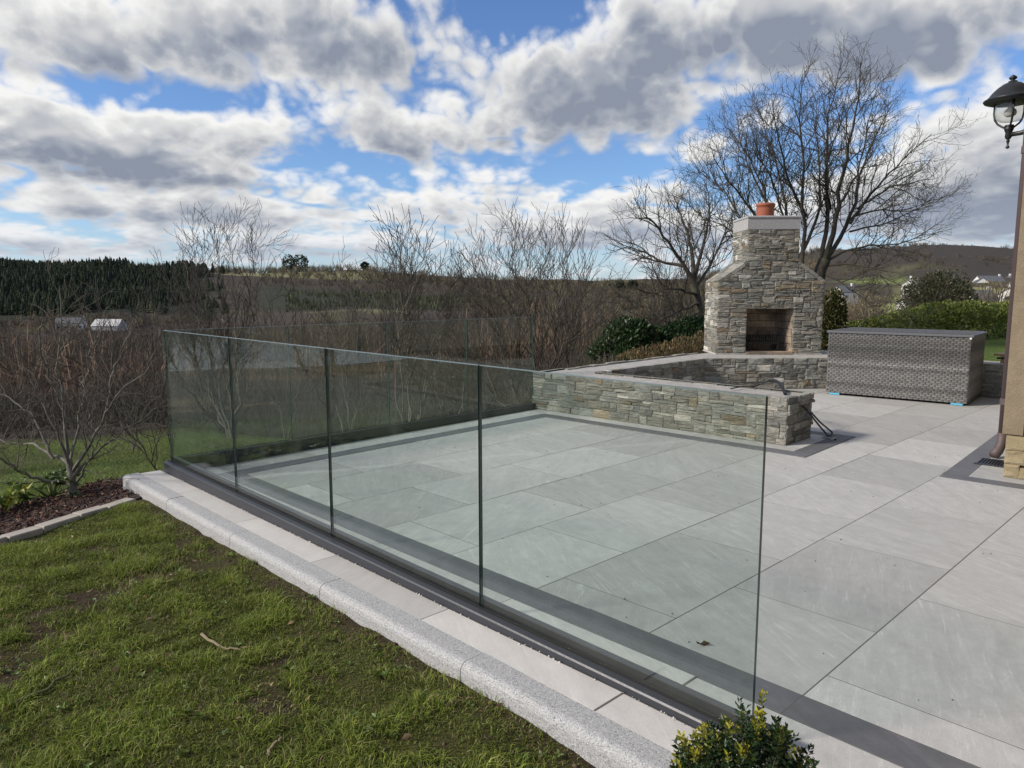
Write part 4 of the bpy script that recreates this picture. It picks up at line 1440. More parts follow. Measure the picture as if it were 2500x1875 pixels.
pipe = MB().tube([pb + np.array([0, 0, .12]), pb + np.array([0, 0, 5.2])], .030, 14).build('downpipe', M['pipe'], house, smooth=True)
MB().tube([pb + np.array([0, 0, .20]), pb + np.array([0, 0, .12]), pb + np.array([-.012, -.03, .06]), pb + np.array([-.03, -.075, .025])], [.034, .035, .036, .036], 14).build('pipe_shoe', M['pipe'], pipe, smooth=True)
for z_ in (.42, 2.3, 4.1):
    MB().tube([pb + np.array([0, 0, z_]), pb + np.array([0, 0, z_ + .05])], .036, 14).build('pipe_collar', M['pipe'], pipe)

# floor drain
dg = empty('floor_drain', (.19, 4.13, .004))
tag(dg, 'black slotted drain grating set into the charcoal border by the downpipe', 'drain')
M['void'] = plain('drain_void', (.004, .004, .004), .9)
gx0, gy0, gw, gl = .075, 4.005, .24, .24
MB().box((gx0 + gw / 2, gy0 + gl / 2, .0045), (gw - .004, gl - .004, .003), HE, HN).build('sump', M['void'], dg)
for k in range(12):
    MB().box((gx0 + .012 + k * .0196, gy0 + gl / 2, .009), (.0075, gl - .02, .006), HE, HN).build('bar', M['channel'], dg)
for k in (0, 1):
    MB().box((gx0 + gw / 2, gy0 + (.006 if k == 0 else gl - .006), .0095), (gw, .014, .0075), HE, HN).build('frame', M['channel'], dg)

# coach lantern on the house wall
lp = np.array([-.012, 4.595, 0])
lamp = empty('wall_lantern', (lp[0], lp[1], 2.4))
tag(lamp, 'black coach lantern with domed hood and clear globe bracketed to the house', 'lantern')
L3 = lambda z: lp + np.array([0, 0, z])
MB().lathe([(.0, 2.724), (.10, 2.724), (.150, 2.722), (.178, 2.732), (.186, 2.744), (.183, 2.750), (.168, 2.757), (.150, 2.775), (.128, 2.805), (.098, 2.835), (.062, 2.862), (.032, 2.874), (.030, 2.882), (.016, 2.884), (.014, 2.892), (.026, 2.900), (.027, 2.910), (.016, 2.920), (.004, 2.928), (0, 2.929)], lp, 32).build('hood', M['black'], lamp, smooth=True)
def lampglass(t, b):
    t.n.remove(b)
    lw = t.new('ShaderNodeLayerWeight')
    lw.inputs[0].default_value = .5
    f = t.m('ADD', .05, t.m('MULTIPLY', t.m('POWER', lw.outputs['Facing'], 3.0), .65))
    tr = t.new('ShaderNodeBsdfTransparent')
    tr.inputs[0].default_value = (.90, .90, .88, 1)
    gl = t.new('ShaderNodeBsdfGlossy')
    gl.inputs['Roughness'].default_value = .05
    di = t.new('ShaderNodeBsdfDiffuse')
    di.inputs[0].default_value = (.5, .5, .48, 1)
    m1 = t.new('ShaderNodeMixShader')
    t.put(m1.inputs[0], f)
    t.l.new(tr.outputs[0], m1.inputs[1]); t.l.new(gl.outputs[0], m1.inputs[2])
    m2 = t.new('ShaderNodeMixShader')
    t.put(m2.inputs[0], t.m('MULTIPLY_ADD', t.sm(t.noise(obj_co(t), 14, 4), .4, .8), .18, .04))
    t.l.new(m1.outputs[0], m2.inputs[1]); t.l.new(di.outputs[0], m2.inputs[2])
    t.l.new(m2.outputs[0], t.n['Material Output'].inputs[0])
M['lampglass'] = mat('lantern_glass', lampglass)
MB().lathe([(.102, 2.722), (.104, 2.70), (.104, 2.65), (.100, 2.625), (.088, 2.602), (.066, 2.588), (.036, 2.581), (0, 2.579)], lp, 28).build('globe', M['lampglass'], lamp, smooth=True)
M['opal'] = plain('opal_glass', (.72, .70, .64), .25)
MB().lathe([(0, 2.720), (.020, 2.718), (.020, 2.685), (.024, 2.68), (.038, 2.668), (.043, 2.650), (.038, 2.632), (.022, 2.620), (0, 2.617)], lp, 20).build('bulb', M['opal'], lamp, smooth=True)
for k in range(3):
    a = .9 + k * 2.094
    dv = np.array([math.cos(a), math.sin(a), 0])
    MB().tube([L3(2.735) + dv * .112, L3(2.66) + dv * .113, L3(2.61) + dv * .104, L3(2.575) + dv * .080, L3(2.548) + dv * .045, L3(2.535) + dv * .018], .0075, 7).build('cage_arm', M['black'], lamp, smooth=True)
MB().lathe([(0, 2.560), (.030, 2.558), (.034, 2.548), (.028, 2.540), (.034, 2.532), (.030, 2.52), (.022, 2.50), (.024, 2.47), (.016, 2.455), (.008, 2.448), (.014, 2.438), (.008, 2.428), (.006, 2.405), (.013, 2.398), (.012, 2.386), (0, 2.380)], lp, 18).build('stem', M['black'], lamp, smooth=True)
wx = .272
arm = MB()
arm.tube([L3(2.485), lp + np.array([.08, 0, 2.488]), lp + np.array([.16, 0, 2.505]), lp + np.array([.24, 0, 2.56])], [.017, .018, .024, .042], 10)
arm.build('arm', M['black'], lamp, smooth=True)
MB().box((wx - .014, lp[1], 2.53), (.028, .11, .30), bev=.0).build('backplate', M['black'], lamp)
MB().box((wx - .055, lp[1], 2.385), (.07, .06, .05)).build('sensor', M['clip'], lamp)

# ------------------------------------------------------------------ clipped box shrub by the end of the glass
def box_shrub():
    r_ = np.random.default_rng(12)
    c0_ = np.array([.795, -.740, .115])
    root = empty('box_shrub', (c0_[0], c0_[1], -.10))
    tag(root, 'small box shrub with yellowish new shoots at the near end of the glass', 'shrub')
    st_ = MB()
    P, N_, C, S = [], [], [], []
    R = np.array([.192, .192, .225])
    for k in range(620):
        d = r_.normal(0, 1, 3); d /= np.linalg.norm(d)
        if d[2] < -.45: continue
        f = r_.uniform(.55, 1.0) ** .5 * (1 + .13 * (vnoise(d[0] * 3 + 9, d[1] * 3 + d[2] * 2) - .5) * 2)
        if r_.random() < .07: f *= 1.17
        tip = c0_ + d * R * f
        grow = d * .6 + np.array([0, 0, .9]); grow /= np.linalg.norm(grow)
        ln = r_.uniform(.045, .085)
        b_ = tip - grow * ln
        if k % 3 == 0:
            st_.tube([c0_ + np.array([0, 0, -.14]) + (b_ - c0_) * .1, c0_ + (b_ - c0_) * .6, b_, tip], [.004, .0025, .0018, .001], 4)
        new = r_.random() < .46 and f > .74
        for j in range(int(ln / .0068)):
            q = b_ + grow * (j * .0068 + .004)
            a = j * 1.57 + r_.normal(0, .25)
            t1 = np.cross(grow, (.3, .5, .2)); t1 /= np.linalg.norm(t1)
            t2 = np.cross(grow, t1)
            for s_ in (0, math.pi):
                sdv = t1 * math.cos(a + s_) + t2 * math.sin(a + s_)
                open_ = .95 - .55 * (j * .0068 / ln)
                P.append(q); N_.append(sdv * open_ + grow * (1.1 - open_))
                S.append(r_.uniform(.013, .021) * (1.0 if j * .0068 / ln < .8 else .75))
                top = j * .0068 / ln
                if new and top > .42:
                    C.append(np.array([.32, .30, .030]) * r_.uniform(.7, 1.15) if top > .68 else np.array([.17, .19, .028]) * r_.uniform(.8, 1.1))
                else:
                    C.append(np.array([.020, .042, .012]) * r_.uniform(.7, 1.6))
    P, N_, C, S = np.array(P), np.array(N_), np.array(C), np.array(S)
    V, F, cc = leaf_cards(P, N_, S, S * .26, C, r_, fold=.35, droop=.12)
    tag(mesh('leaves', V, F, M['leaf'], root, col=cc), kind='stuff')
    st_.tube([np.array([c0_[0], c0_[1], -.11]), c0_ + np.array([0, .0, -.10])], [.014, .010], 8)
    st_.build('stems', M['bark_brown'], root)
box_shrub()

# ------------------------------------------------------------------ small litter
def litter():
    r_ = np.random.default_rng(70)
    # weeds and dead leaves in the lawn
    n = 420
    x, y = r_.uniform(-3.6, .6, n), r_.uniform(-2.1, -.68, n)
    ok = ((np.stack([x, y], -1) - LB) @ lv) < -.03
    x, y = x[ok], y[ok]
    P, N_, C, S = [], [], [], []
    for a, b_ in zip(x, y):
        z = float(lawn_z(a, b_))
        if r_.random() < .35:
            P.append((a, b_, z + r_.uniform(.012, .03))); N_.append((*r_.normal(0, 1, 2), r_.uniform(-.2, .3))); S.append(r_.uniform(.012, .035))
            C.append(np.array([.24, .165, .095]) * r_.uniform(.5, 1.3))
        else:
            k = r_.integers(5, 9)
            col = np.array([[.10, .16, .035], [.15, .19, .06], [.075, .12, .03]][r_.integers(3)])
            for j in range(k):
                an = j * 6.283 / k + r_.normal(0, .2)
                P.append((a, b_, z + .010)); N_.append((math.cos(an), math.sin(an), r_.uniform(.15, .7))); S.append(r_.uniform(.012, .026)); C.append(col * r_.uniform(.8, 1.2))
    P, N_, C, S = np.array(P), np.array(N_), np.array(C), np.array(S)
    V, F, cc = leaf_cards(P, N_, S, S * .3, C, r_, fold=.3)
    tag(mesh('lawn_litter', V, F, M['leaf'], col=cc), 'small weeds and dead leaf scraps among the grass of the lawn', 'litter', kind='stuff')
    # crumbs of soil, clods
    n = 5200
    x, y = r_.uniform(-3.7, .7, n), r_.uniform(-2.2, -.67, n)
    sm_ = soil_mask(x, y)
    ok = (r_.random(n) < sm_ * 1.1) & (((np.stack([x, y], -1) - LB) @ lv) < -.02)
    x, y = x[ok], y[ok]
    n = len(x)
    c = np.stack([x, y, lawn_z(x, y)], -1)
    s_ = r_.uniform(.003, .014, (n, 1)) * r_.random((n, 1)) ** .6
    oct_ = np.array([[1, 0, 0], [-1, 0, 0], [0, 1, 0], [0, -1, 0], [0, 0, .8], [0, 0, -.8]])
    V = (c[:, None] + s_[:, None] * oct_[None] * r_.uniform(.6, 1.3, (n, 6, 1))).reshape(-1, 3)
    q = np.arange(n)[:, None] * 6
    F = np.concatenate([q + np.array([f]) for f in ((0, 2, 4), (2, 1, 4), (1, 3, 4), (3, 0, 4), (2, 0, 5), (1, 2, 5), (3, 1, 5), (0, 3, 5))], 0)
    col = np.array([.075, .050, .032]) * r_.uniform(.5, 1.7, (n, 1))
    tag(mesh('soil_crumbs', V, F, M['vcol'], col=np.repeat(col, 6, 0)), 'crumbs of bare brown soil on the worn lawn and along the kerb', 'soil', kind='stuff')
    # grit on the paving and mortar crumbs along the channel
    n = 520
    x, y = r_.uniform(-3.5, 2.5, n), r_.uniform(0, 7.5, n)
    x[:150], y[:150] = r_.uniform(-3.9, .6, 150), -.404 - np.abs(r_.normal(0, .006, 150))
    ok = ~((x > .2) & (y > 3.6))
    x, y = x[ok], y[ok]
    mc = (np.arange(520) < 150)[ok]
    n = len(x)
    zz = np.array([zfall(a, b_) for a, b_ in zip(x, y)]) + .003
    s_ = np.where(mc, r_.uniform(.0015, .0055, n), r_.uniform(.001, .0045, n))[:, None]
    V = (np.stack([x, y, zz], -1)[:, None] + s_[:, None] * oct_[None] * r_.uniform(.6, 1.3, (n, 6, 1))).reshape(-1, 3)
    q = np.arange(n)[:, None] * 6
    F = np.concatenate([q + np.array([f]) for f in ((0, 2, 4), (2, 1, 4), (1, 3, 4), (3, 0, 4), (2, 0, 5), (1, 2, 5), (3, 1, 5), (0, 3, 5))], 0)
    col = np.where(mc[:, None], np.array([.62, .60, .56]), np.array([.07, .055, .04])) * r_.uniform(.6, 1.2, (n, 1))
    tag(mesh('grit', V, F, M['vcol'], col=np.repeat(col, 6, 0)), 'specks of grit on the tiles and pale mortar crumbs along the glass channel', 'grit', kind='stuff')
    p = Zp(1708, 1577, .0)
    V, F, cc = leaf_cards(np.array([p + (0, 0, .006), p + (.004, .003, .010)]), np.array([(.7, .8, .15), (-.5, -.7, .3)]), np.array([.040, .022]), np.array([.010, .007]), np.array([(.075, .052, .03), (.06, .042, .025)]), r_, fold=.7)
    tag(mesh('dead_leaf', V, F, M['leaf'], loc=tuple(p), col=cc), 'single curled dead leaf on the tiles just inside the glass', 'leaf')
litter()
# ------------------------------------------------------------------ bare trees
class Tree:
    def __init__(self, seed):
        self.parts = {'trunk': [], 'crown': []}
        self.r = np.random.default_rng(seed)
    def add(self, P, R, part):
        self.parts[part].append((np.asarray(P, float), np.asarray(R, float)))
    def limb(self, pts, r0, r1, n=14, wob=.03, part='trunk'):
        """a limb through given points, smoothed and slightly crooked"""
        P = np.array(pts, float)
        cum = np.concatenate([[0], np.cumsum(np.linalg.norm(np.diff(P, axis=0), axis=1))])
        t = np.linspace(0, cum[-1], n)
        q = np.stack([np.interp(t, cum, P[:, k]) for k in range(3)], -1)
        for _ in range(2):
            q[1:-1] = (q[:-2] + 2 * q[1:-1] + q[2:]) / 4
        w_ = self.r.normal(0, 1, (n, 3)) * wob * cum[-1] / n * 2
        w_[0] = 0
        q = q + w_
        R = r0 + (r1 - r0) * np.linspace(0, 1, n) ** .8
        self.add(q, R, part)
        return q, R
    def sprout(self, q, R, lev, cfg, f0=.2):
        c = cfg[lev]
        L = np.linalg.norm(np.diff(q, axis=0), axis=1).sum()
        n = int(c['n'] * L + self.r.random())
        r_ = self.r
        cen = cfg.get('axis')
        for k in range(n):
            f = f0 + (1 - f0) * ((k + r_.random()) / max(n, 1))
            x = f * (len(q) - 1)
            i = min(int(x), len(q) - 2)
            p = q[i] + (q[i + 1] - q[i]) * (x - i)
            rr = R[i] + (R[i + 1] - R[i]) * (x - i)
            t = q[i + 1] - q[i]
            t = t / np.linalg.norm(t)
            a = r_.normal(0, 1, 3)
            a -= t * (a @ t)
            a /= np.linalg.norm(a)
            ang = math.radians(r_.normal(c['ang'], 9))
            d = t * math.cos(ang) + a * math.sin(ang)
            ln = r_.uniform(*c['len']) * (1.12 - c.get('short', .45) * f)
            rad0 = max(min(rr * .75, c['r'] * r_.uniform(.8, 1.2)), .0012)
            m_ = c.get('seg', 5)
            pts = [p]
            for s_ in range(m_):
                d = d + r_.normal(0, c.get('wig', .16), 3) + np.array([0, 0, c['up'] / m_])
                d /= np.linalg.norm(d)
                pts.append(pts[-1] + d * ln / m_)
            P = np.array(pts)
            RR = np.linspace(rad0, max(rad0 * c.get('tap', .4), cfg['rmin']), m_ + 1)
            self.add(P, RR, 'crown')
            if lev + 1 in cfg:
                self.sprout(P, RR, lev + 1, cfg, c.get('f0', .15))
    def build(self, name, base, label, cat, mats, group=None):
        root = empty(name, tuple(base))
        tag(root, label, cat, group)
        for part, lst in self.parts.items():
            if not lst: continue
            V, F, n = [], [], 0
            for P, R in lst:
                k = 8 if R[0] > .03 else 6 if R[0] > .012 else 4 if R[0] > .006 else 3
                v, f = tube(P, R, k)
                V.append(v); F.append(f + n); n += len(v)
            mesh(part, np.concatenate(V), np.concatenate(F), mats[0 if part == 'trunk' else -1], root, smooth=True)
        return root

def px_limb(T, base_s, pts, r0, r1, dz=0.0, **k):
    """limb through picture bearings; depth wanders off by dz metres towards its tip"""
    n = len(pts)
    return T.limb([at(x, y, base_s + dz * (i / max(n - 1, 1)) ** 1.2) for i, (x, y) in enumerate(pts)], r0, r1, **k)

ASH = {0: dict(n=6.0, ang=40, len=(.50, 1.35), r=.0115, up=.45, seg=7, wig=.13, tap=.30, short=.55, f0=.12),
       1: dict(n=7.0, ang=42, len=(.25, .64), r=.0070, up=.38, seg=5, wig=.17, tap=.55, short=.4, f0=.1),
       2: dict(n=7.0, ang=46, len=(.10, .28), r=.0052, up=.35, seg=3, wig=.2, tap=.7, short=.3), 'rmin': .0028}
def ash():
    s = 15.5
    T = Tree(101)
    base = at(1985, 845, s)
    base[2] = float(terr(base[0], base[1])) - .1
    L = []
    tr = [base, at(1992, 690, s), at(2012, 635, s)]
    T.limb(tr, .17, .125, 10, .02)
    def l(pts, r0, r1, dz, f0=.15):
        L.append((px_limb(T, s, [(2000 + (x_ - 2000) * .94, 640 + (y_ - 640) * (.93 if y_ < 640 else 1)) for x_, y_ in pts], r0 * .78, r1 * .7, dz), f0))
    l([(2012, 640), (2040, 565), (2052, 450), (2075, 330), (2105, 220), (2108, 120)], .085, .010, -1.4)
    l([(2012, 640), (2060, 575), (2090, 500), (2110, 400), (2150, 300), (2185, 230)], .075, .010, .9)
    l([(2080, 540), (2120, 480), (2180, 410), (2240, 345), (2295, 300)], .045, .008, -.8)
    l([(2100, 500), (2170, 450), (2240, 430), (2310, 420)], .035, .007, 1.2)
    l([(2090, 520), (2160, 500), (2230, 510), (2300, 480)], .032, .006, -1.4)
    l([(2005, 655), (2022, 540), (2025, 420), (2018, 300), (2040, 190), (2062, 110)], .075, .009, 1.6)
    l([(1955, 845), (1953, 620), (1965, 500), (1955, 380), (1948, 250), (1962, 150)], .095, .009, -.9, .35)
    l([(1953, 620), (1990, 545), (2008, 440), (1992, 330), (1988, 210)], .055, .008, .8)
    l([(1965, 520), (1920, 430), (1893, 320), (1880, 215)], .05, .008, -1.6)
    l([(1925, 845), (1917, 520), (1905, 410), (1860, 310), (1835, 235)], .075, .008, 1.4, .4)
    l([(1890, 845), (1862, 470), (1845, 400), (1800, 330), (1762, 290)], .065, .008, -.6, .45)
    l([(1862, 480), (1820, 400), (1790, 300), (1790, 250)], .035, .007, 1.0)
    l([(1850, 700), (1805, 540), (1765, 455), (1705, 415), (1680, 360)], .05, .007, 1.8, .3)
    l([(1862, 560), (1800, 470), (1740, 400), (1715, 330)], .04, .007, -1.5)
    l([(1850, 620), (1790, 570), (1720, 530), (1640, 500)], .036, .006, .9)
    l([(1917, 560), (1880, 430), (1840, 350), (1815, 260)], .036, .007, -.5)
    l([(2030, 500), (2010, 400), (2050, 300), (2075, 180)], .036, .007, -1.8)
    l([(2060, 480), (2110, 380), (2130, 270), (2150, 180)], .036, .007, 1.8)
    l([(2080, 560), (2170, 540), (2250, 500), (2320, 470)], .03, .006, 1.4)
    l([(2015, 640), (2070, 610), (2140, 590), (2200, 600), (2260, 570), (2330, 530)], .04, .006, -1.2)
    l([(2010, 650), (2080, 640), (2150, 660), (2200, 720), (2215, 760)], .03, .005, -2.0)
    l([(2005, 665), (2060, 690), (2130, 740), (2170, 790)], .028, .005, -1.5)
    for (q, R), f0 in L:
        T.sprout(q, R, 0, ASH, f0)
    T.build('ash_tree', base, 'tall bare ash tree spreading behind the stone fireplace', 'tree', [M['bark_ash'], M['bark_ash']])
ash()

def left_tree():
    s = 13.5
    T = Tree(55)
    base = at(1722, 850, s)
    base[2] = float(terr(base[0], base[1])) - .1
    L = []
    def l(pts, r0, r1, dz, f0=.15):
        L.append((px_limb(T, s, pts, r0, r1, dz), f0))
    T.limb([base, at(1712, 740, s), at(1690, 680, s)], .10, .075, 8, .03)
    l([(1695, 690), (1655, 630), (1610, 560), (1580, 520), (1560, 540)], .05, .006, -.8)
    l([(1690, 680), (1690, 600), (1660, 520), (1640, 470)], .05, .006, 1.0)
    l([(1695, 680), (1720, 590), (1735, 500), (1720, 440)], .045, .006, .6)
    l([(1670, 650), (1610, 640), (1560, 600), (1530, 590)], .035, .005, .8)
    l([(1705, 720), (1640, 700), (1590, 720), (1545, 700)], .032, .005, -1.2)
    l([(1710, 740), (1650, 760), (1600, 790), (1560, 830)], .028, .004, -1.2)
    l([(1712, 760), (1640, 800), (1590, 840), (1500, 850)], .022, .004, -1.6)
    l([(1700, 700), (1740, 640), (1770, 570), (1790, 520)], .035, .005, 1.2)
    for (q, R), f0 in L:
        T.sprout(q, R, 0, ASH, f0)
    T.build('bare_tree', base, 'shorter bare tree leaning left beside the fireplace, above the laurel', 'tree', [M['bark_ash'], M['bark_ash']])
left_tree()

UPR = {0: dict(n=7.5, ang=32, len=(.35, 1.0), r=.0105, up=.55, seg=5, wig=.12, tap=.4, short=.5, f0=.1),
       1: dict(n=6.5, ang=32, len=(.14, .46), r=.0074, up=.45, seg=4, wig=.15, tap=.65, short=.3), 'rmin': .0044}
def fan_tree(name, bpx, s, tops, r0, label, cat, mats, seed, cfg=UPR, group=None, spread=1.2, sink=.15, ground=True, f0=.25):
    T = Tree(seed)
    base = at(*bpx, s)
    if ground:
        base[2] = float(terr(base[0], base[1])) - sink
    r_ = T.r
    out = []
    prim = []
    for ti, (x, y, *d) in enumerate(tops):
        dz = d[0] if d else r_.uniform(-spread, spread)
        tip = at(x, y, s + dz)
        v = tip - base
        side = np.array([v[0], v[1], 0])
        mid1 = base + v * .30 + side * .10 + r_.normal(0, .05, 3)
        mid2 = base + v * .65 + side * .06 + r_.normal(0, .06, 3)
        st0 = base + r_.normal(0, .05, 3) * np.array([1, 1, 0])
        rr0 = r0 * r_.uniform(.8, 1.1)
        if ti % 3 and prim:                       # two stems in three fork off an earlier one
            pq, pr_ = min(prim, key=lambda e_: np.linalg.norm(e_[0][-1] - tip))
            i0 = int(len(pq) * r_.uniform(.12, .5))
            st0 = pq[i0]
            rr0 = min(pr_[i0] * .8, r0)
            v = tip - st0
            side = np.array([v[0], v[1], 0])
            mid1, mid2 = st0 + v * .3 + side * .16 + r_.normal(0, .06, 3), st0 + v * .66 + side * .10 + r_.normal(0, .07, 3)
        q, R = T.limb([st0, mid1, mid2, tip], rr0, .0035, 16, .06)
        prim.append((q, R))
        out.append((q, R))
    for q, R in out:
        T.sprout(q, R, 0, cfg, f0)
    return T.build(name, base, label, cat, mats, group)
M['bark_twig'] = bark_mat('twig_bark_dark', (.020, .016, .014), (.062, .050, .042), (.055, .050, .034))
BP, BB = [M['bark_pale'], M['bark_twig']], [M['bark_brown'], M['bark_twig']]
TG = 'bare young trees on the slope beyond the glass'
fan_tree('bare_tree', (560, 905), 16.5, [(437, 600), (470, 540), (500, 575), (522, 560), (548, 555), (590, 512), (618, 560), (640, 640), (672, 600), (430, 700), (690, 690), (400, 650), (470, 660), (560, 600), (600, 620)], .032, 'broad bare tree standing above the far left glass panes, tips against the sky', 'tree', BP, 201, group=TG)
fan_tree('bare_tree', (988, 1045), 12.0, [(952, 610), (975, 565), (990, 590), (1008, 585), (1035, 615), (930, 655), (1075, 650), (1010, 640), (960, 690), (1100, 700)], .022, 'slender pale stemmed bare tree behind the middle of the far glass', 'tree', BP, 202, group=TG)
fan_tree('bare_tree', (1318, 915), 13.5, [(1150, 620), (1170, 590), (1205, 580), (1232, 540), (1255, 560), (1275, 575), (1300, 590), (1335, 555), (1360, 565), (1385, 580), (1405, 600), (1430, 620), (1442, 660), (1130, 680), (1460, 740), (1110, 760), (1480, 800), (1240, 640), (1320, 640)], .026, 'dense many stemmed bare tree where the far glass meets the seat wall', 'tree', BB, 203, group=TG)
fan_tree('bare_tree', (1092, 1025), 11.0, [(1055, 830), (1085, 800), (1110, 815), (1135, 850), (1150, 890), (1040, 880)], .016, 'small pale forked sapling seen low through the far glass', 'tree', BP, 204, group=TG, spread=.5)
fan_tree('bare_tree', (850, 1000), 14.5, [(800, 690), (835, 650), (850, 700), (880, 720), (790, 780), (905, 790), (770, 740)], .018, 'thin bare tree between the broad tree and the pale stemmed one', 'tree', BP, 205, group=TG)
fan_tree('bare_tree', (700, 1010), 12.5, [(640, 800), (670, 770), (700, 790), (735, 760), (760, 820), (620, 850)], .018, 'low bushy bare tree behind the second far glass pane', 'tree', BB, 206, group=TG)
fan_tree('bare_tree', (1190, 960), 15.5, [(1090, 680), (1110, 640), (1130, 660), (1160, 650), (1080, 740)], .018, 'thin bare tree just left of the dense many stemmed one', 'tree', BB, 207, group=TG)
fan_tree('bare_tree', (1420, 900), 15.0, [(1395, 700), (1430, 690), (1460, 720), (1490, 760), (1380, 760)], .018, 'low bare tree between the dense one and the laurel', 'tree', BB, 208, group=TG)
fan_tree('bare_tree', (400, 1120), 9.5, [(330, 960), (360, 930), (400, 900), (430, 930), (380, 980), (450, 980)], .012, 'small tangled bare shrub tree behind the far corner of the glass', 'tree', BB, 209, group=TG, spread=.7)
fan_tree('bare_tree', (330, 1000), 13.0, [(200, 800), (250, 760), (300, 790), (350, 740), (390, 770), (420, 800), (280, 860)], .018, 'bushy bare tree half hidden behind the twisted tree', 'tree', BB, 210, group=TG)
fan_tree('bare_shrub', (1690, 860), 14.8, [(1590, 700), (1615, 665), (1640, 640), (1660, 620), (1685, 640), (1705, 655), (1730, 640), (1750, 660), (1570, 750), (1600, 640), (1555, 800)], .016, 'thicket of thin bare shoots behind the laurel, beside the fireplace', 'shrub', BB, 211, spread=1.0)
# two more of the same row stand off to the left and show only as reflections in the glass
for k, (x, s_, sc) in enumerate(((-1150, 11.0, 1), (-2100, 8.0, 1), (-520, 10.0, 1))):
    fan_tree('bare_tree', (x, 1100), s_, [(x - 260, 560), (x - 120, 430), (x + 20, 400), (x + 150, 470), (x + 260, 600), (x - 320, 760), (x + 330, 760)], .05, ['bare tree out to the left mirrored in the second glass pane', 'bare tree far to the left mirrored in the end glass pane', 'bare tree just left of the twisted garden tree, mirrored in the glass'][k], 'tree', BB, 230 + k, group=TG)

def twisted():
    T = Tree(77)
    s = 5.3
    base = at(178, 1212, s)
    L = []
    cfg = {0: dict(n=10, ang=42, len=(.22, .66), r=.0048, up=.35, seg=7, wig=.22, tap=.4, short=.4, f0=.15),
           1: dict(n=8, ang=45, len=(.08, .26), r=.0025, up=.25, seg=4, wig=.25, tap=.6, short=.3), 'rmin': .0015}
    def l(pts, r0, r1, dz, f0=.15):
        L.append((px_limb(T, s, pts, r0, r1, dz, wob=.07), f0))
    T.limb([base, at(174, 1160, s), at(168, 1125, s)], .032, .024, 7, .02)
    l([(172, 1150), (160, 1060), (150, 960), (140, 860), (150, 770), (146, 700)], .017, .002, .2)
    l([(172, 1140), (150, 1080), (105, 990), (70, 910), (30, 850)], .015, .002, -.4)
    l([(165, 1130), (110, 1100), (70, 1080), (20, 1085), (-40, 1060)], .014, .002, .4)
    l([(178, 1150), (215, 1090), (255, 1010), (320, 940), (385, 870)], .015, .002, -.2)
    l([(180, 1165), (230, 1110), (300, 1050), (360, 1010), (415, 990)], .012, .002, .5)
    l([(170, 1130), (190, 1040), (200, 940), (230, 850), (245, 790)], .012, .002, .5)
    l([(160, 1180), (115, 1175), (60, 1160), (10, 1120), (-40, 1110)], .014, .003, -.5)
    l([(185, 1180), (215, 1130), (240, 1080), (250, 1040)], .012, .003, -.4)
    l([(130, 1120), (90, 1030), (40, 980), (-10, 960)], .013, .003, .1)
    l([(155, 1000), (110, 900), (90, 830), (100, 760)], .012, .003, -.4)
    l([(260, 1000), (270, 920), (300, 850), (320, 800)], .010, .003, .1)
    for (q, R), f0 in L:
        T.sprout(q, R, 0, cfg, f0)
    T.build('ornamental_tree', base, 'small twisted bare ornamental tree growing out of the mulched flower bed', 'tree', [M['bark_pale'], M['bark_brown']])
twisted()

# ------------------------------------------------------------------ hedges and evergreen shrubs
def foliage(name, label, cat, P, N_, L, W_, cols, seed, base, stems=None, inner=None, group=None):
    r_ = np.random.default_rng(seed)
    root = empty(name, tuple(base))
    tag(root, label, cat, group)
    n = len(P)
    c = np.array(cols)[r_.choice(len(cols), n)] * r_.uniform(.65, 1.3, (n, 1))
    V, F, cc = leaf_cards(P, N_, L, W_, c, r_)
    tag(mesh('foliage', V, F, M['leaf'], root, col=cc), kind='stuff')
    if stems is not None:
        stems.build('stems', M['bark_brown'], root)
    return root
def hedge(name, label, a, b_, th, hfun, n, L, cols, seed, z0=None, group=None, vert=.5, wr=.24):
    r_ = np.random.default_rng(seed)
    a, b_ = np.array(a[:2]), np.array(b_[:2])
    e = (b_ - a) / np.linalg.norm(b_ - a)
    nn = np.array([-e[1], e[0]])
    u = r_.random(n)
    ph = r_.random(n) * np.pi
    rr = 1 - .45 * r_.random(n) ** 2
    xyp = a + (b_ - a) * u[:, None]
    g = terr(xyp[:, 0], xyp[:, 1]) if z0 is None else np.full(n, z0)
    h = hfun(u) * (1 + .28 * (fbm(u * 22 + seed, ph * 1.5, 3) - .5))
    across = np.cos(ph) * th * rr * (1 + .3 * (fbm(u * 30, ph + seed, 2) - .5))
    up = np.sin(ph) ** .6 * rr
    xyp = xyp + nn * across[:, None]
    P = np.stack([xyp[:, 0], xyp[:, 1], g - .1 + (h + .1) * up], -1)
    out = np.stack([nn[0] * np.cos(ph), nn[1] * np.cos(ph), np.sin(ph)], -1)
    N_ = out * .7 + r_.normal(0, .55, (n, 3)) + np.array([0, 0, vert])
    st_ = MB()
    for k in range(40):
        uu = r_.random()
        p = a + (b_ - a) * uu + nn * r_.uniform(-.6, .6) * th
        gz = float(terr(p[0], p[1])) if z0 is None else z0
        hh = float(hfun(np.array([uu]))[0])
        st_.tube([(p[0], p[1], gz - .1), (p[0] + r_.normal(0, .05), p[1] + r_.normal(0, .05), gz + hh * .8)], [.015, .005], 5)
    ctr = (a + b_) / 2
    foliage(name, label, 'hedge', P, N_, r_.uniform(.6, 1.2, n) * L, r_.uniform(.8, 1.2, n) * L * wr, cols, seed, (ctr[0], ctr[1], float(terr(ctr[0], ctr[1])) if z0 is None else z0), st_, group=group)
LAUREL = [(.020, .045, .016), (.032, .062, .020), (.045, .080, .028), (.015, .032, .012)]
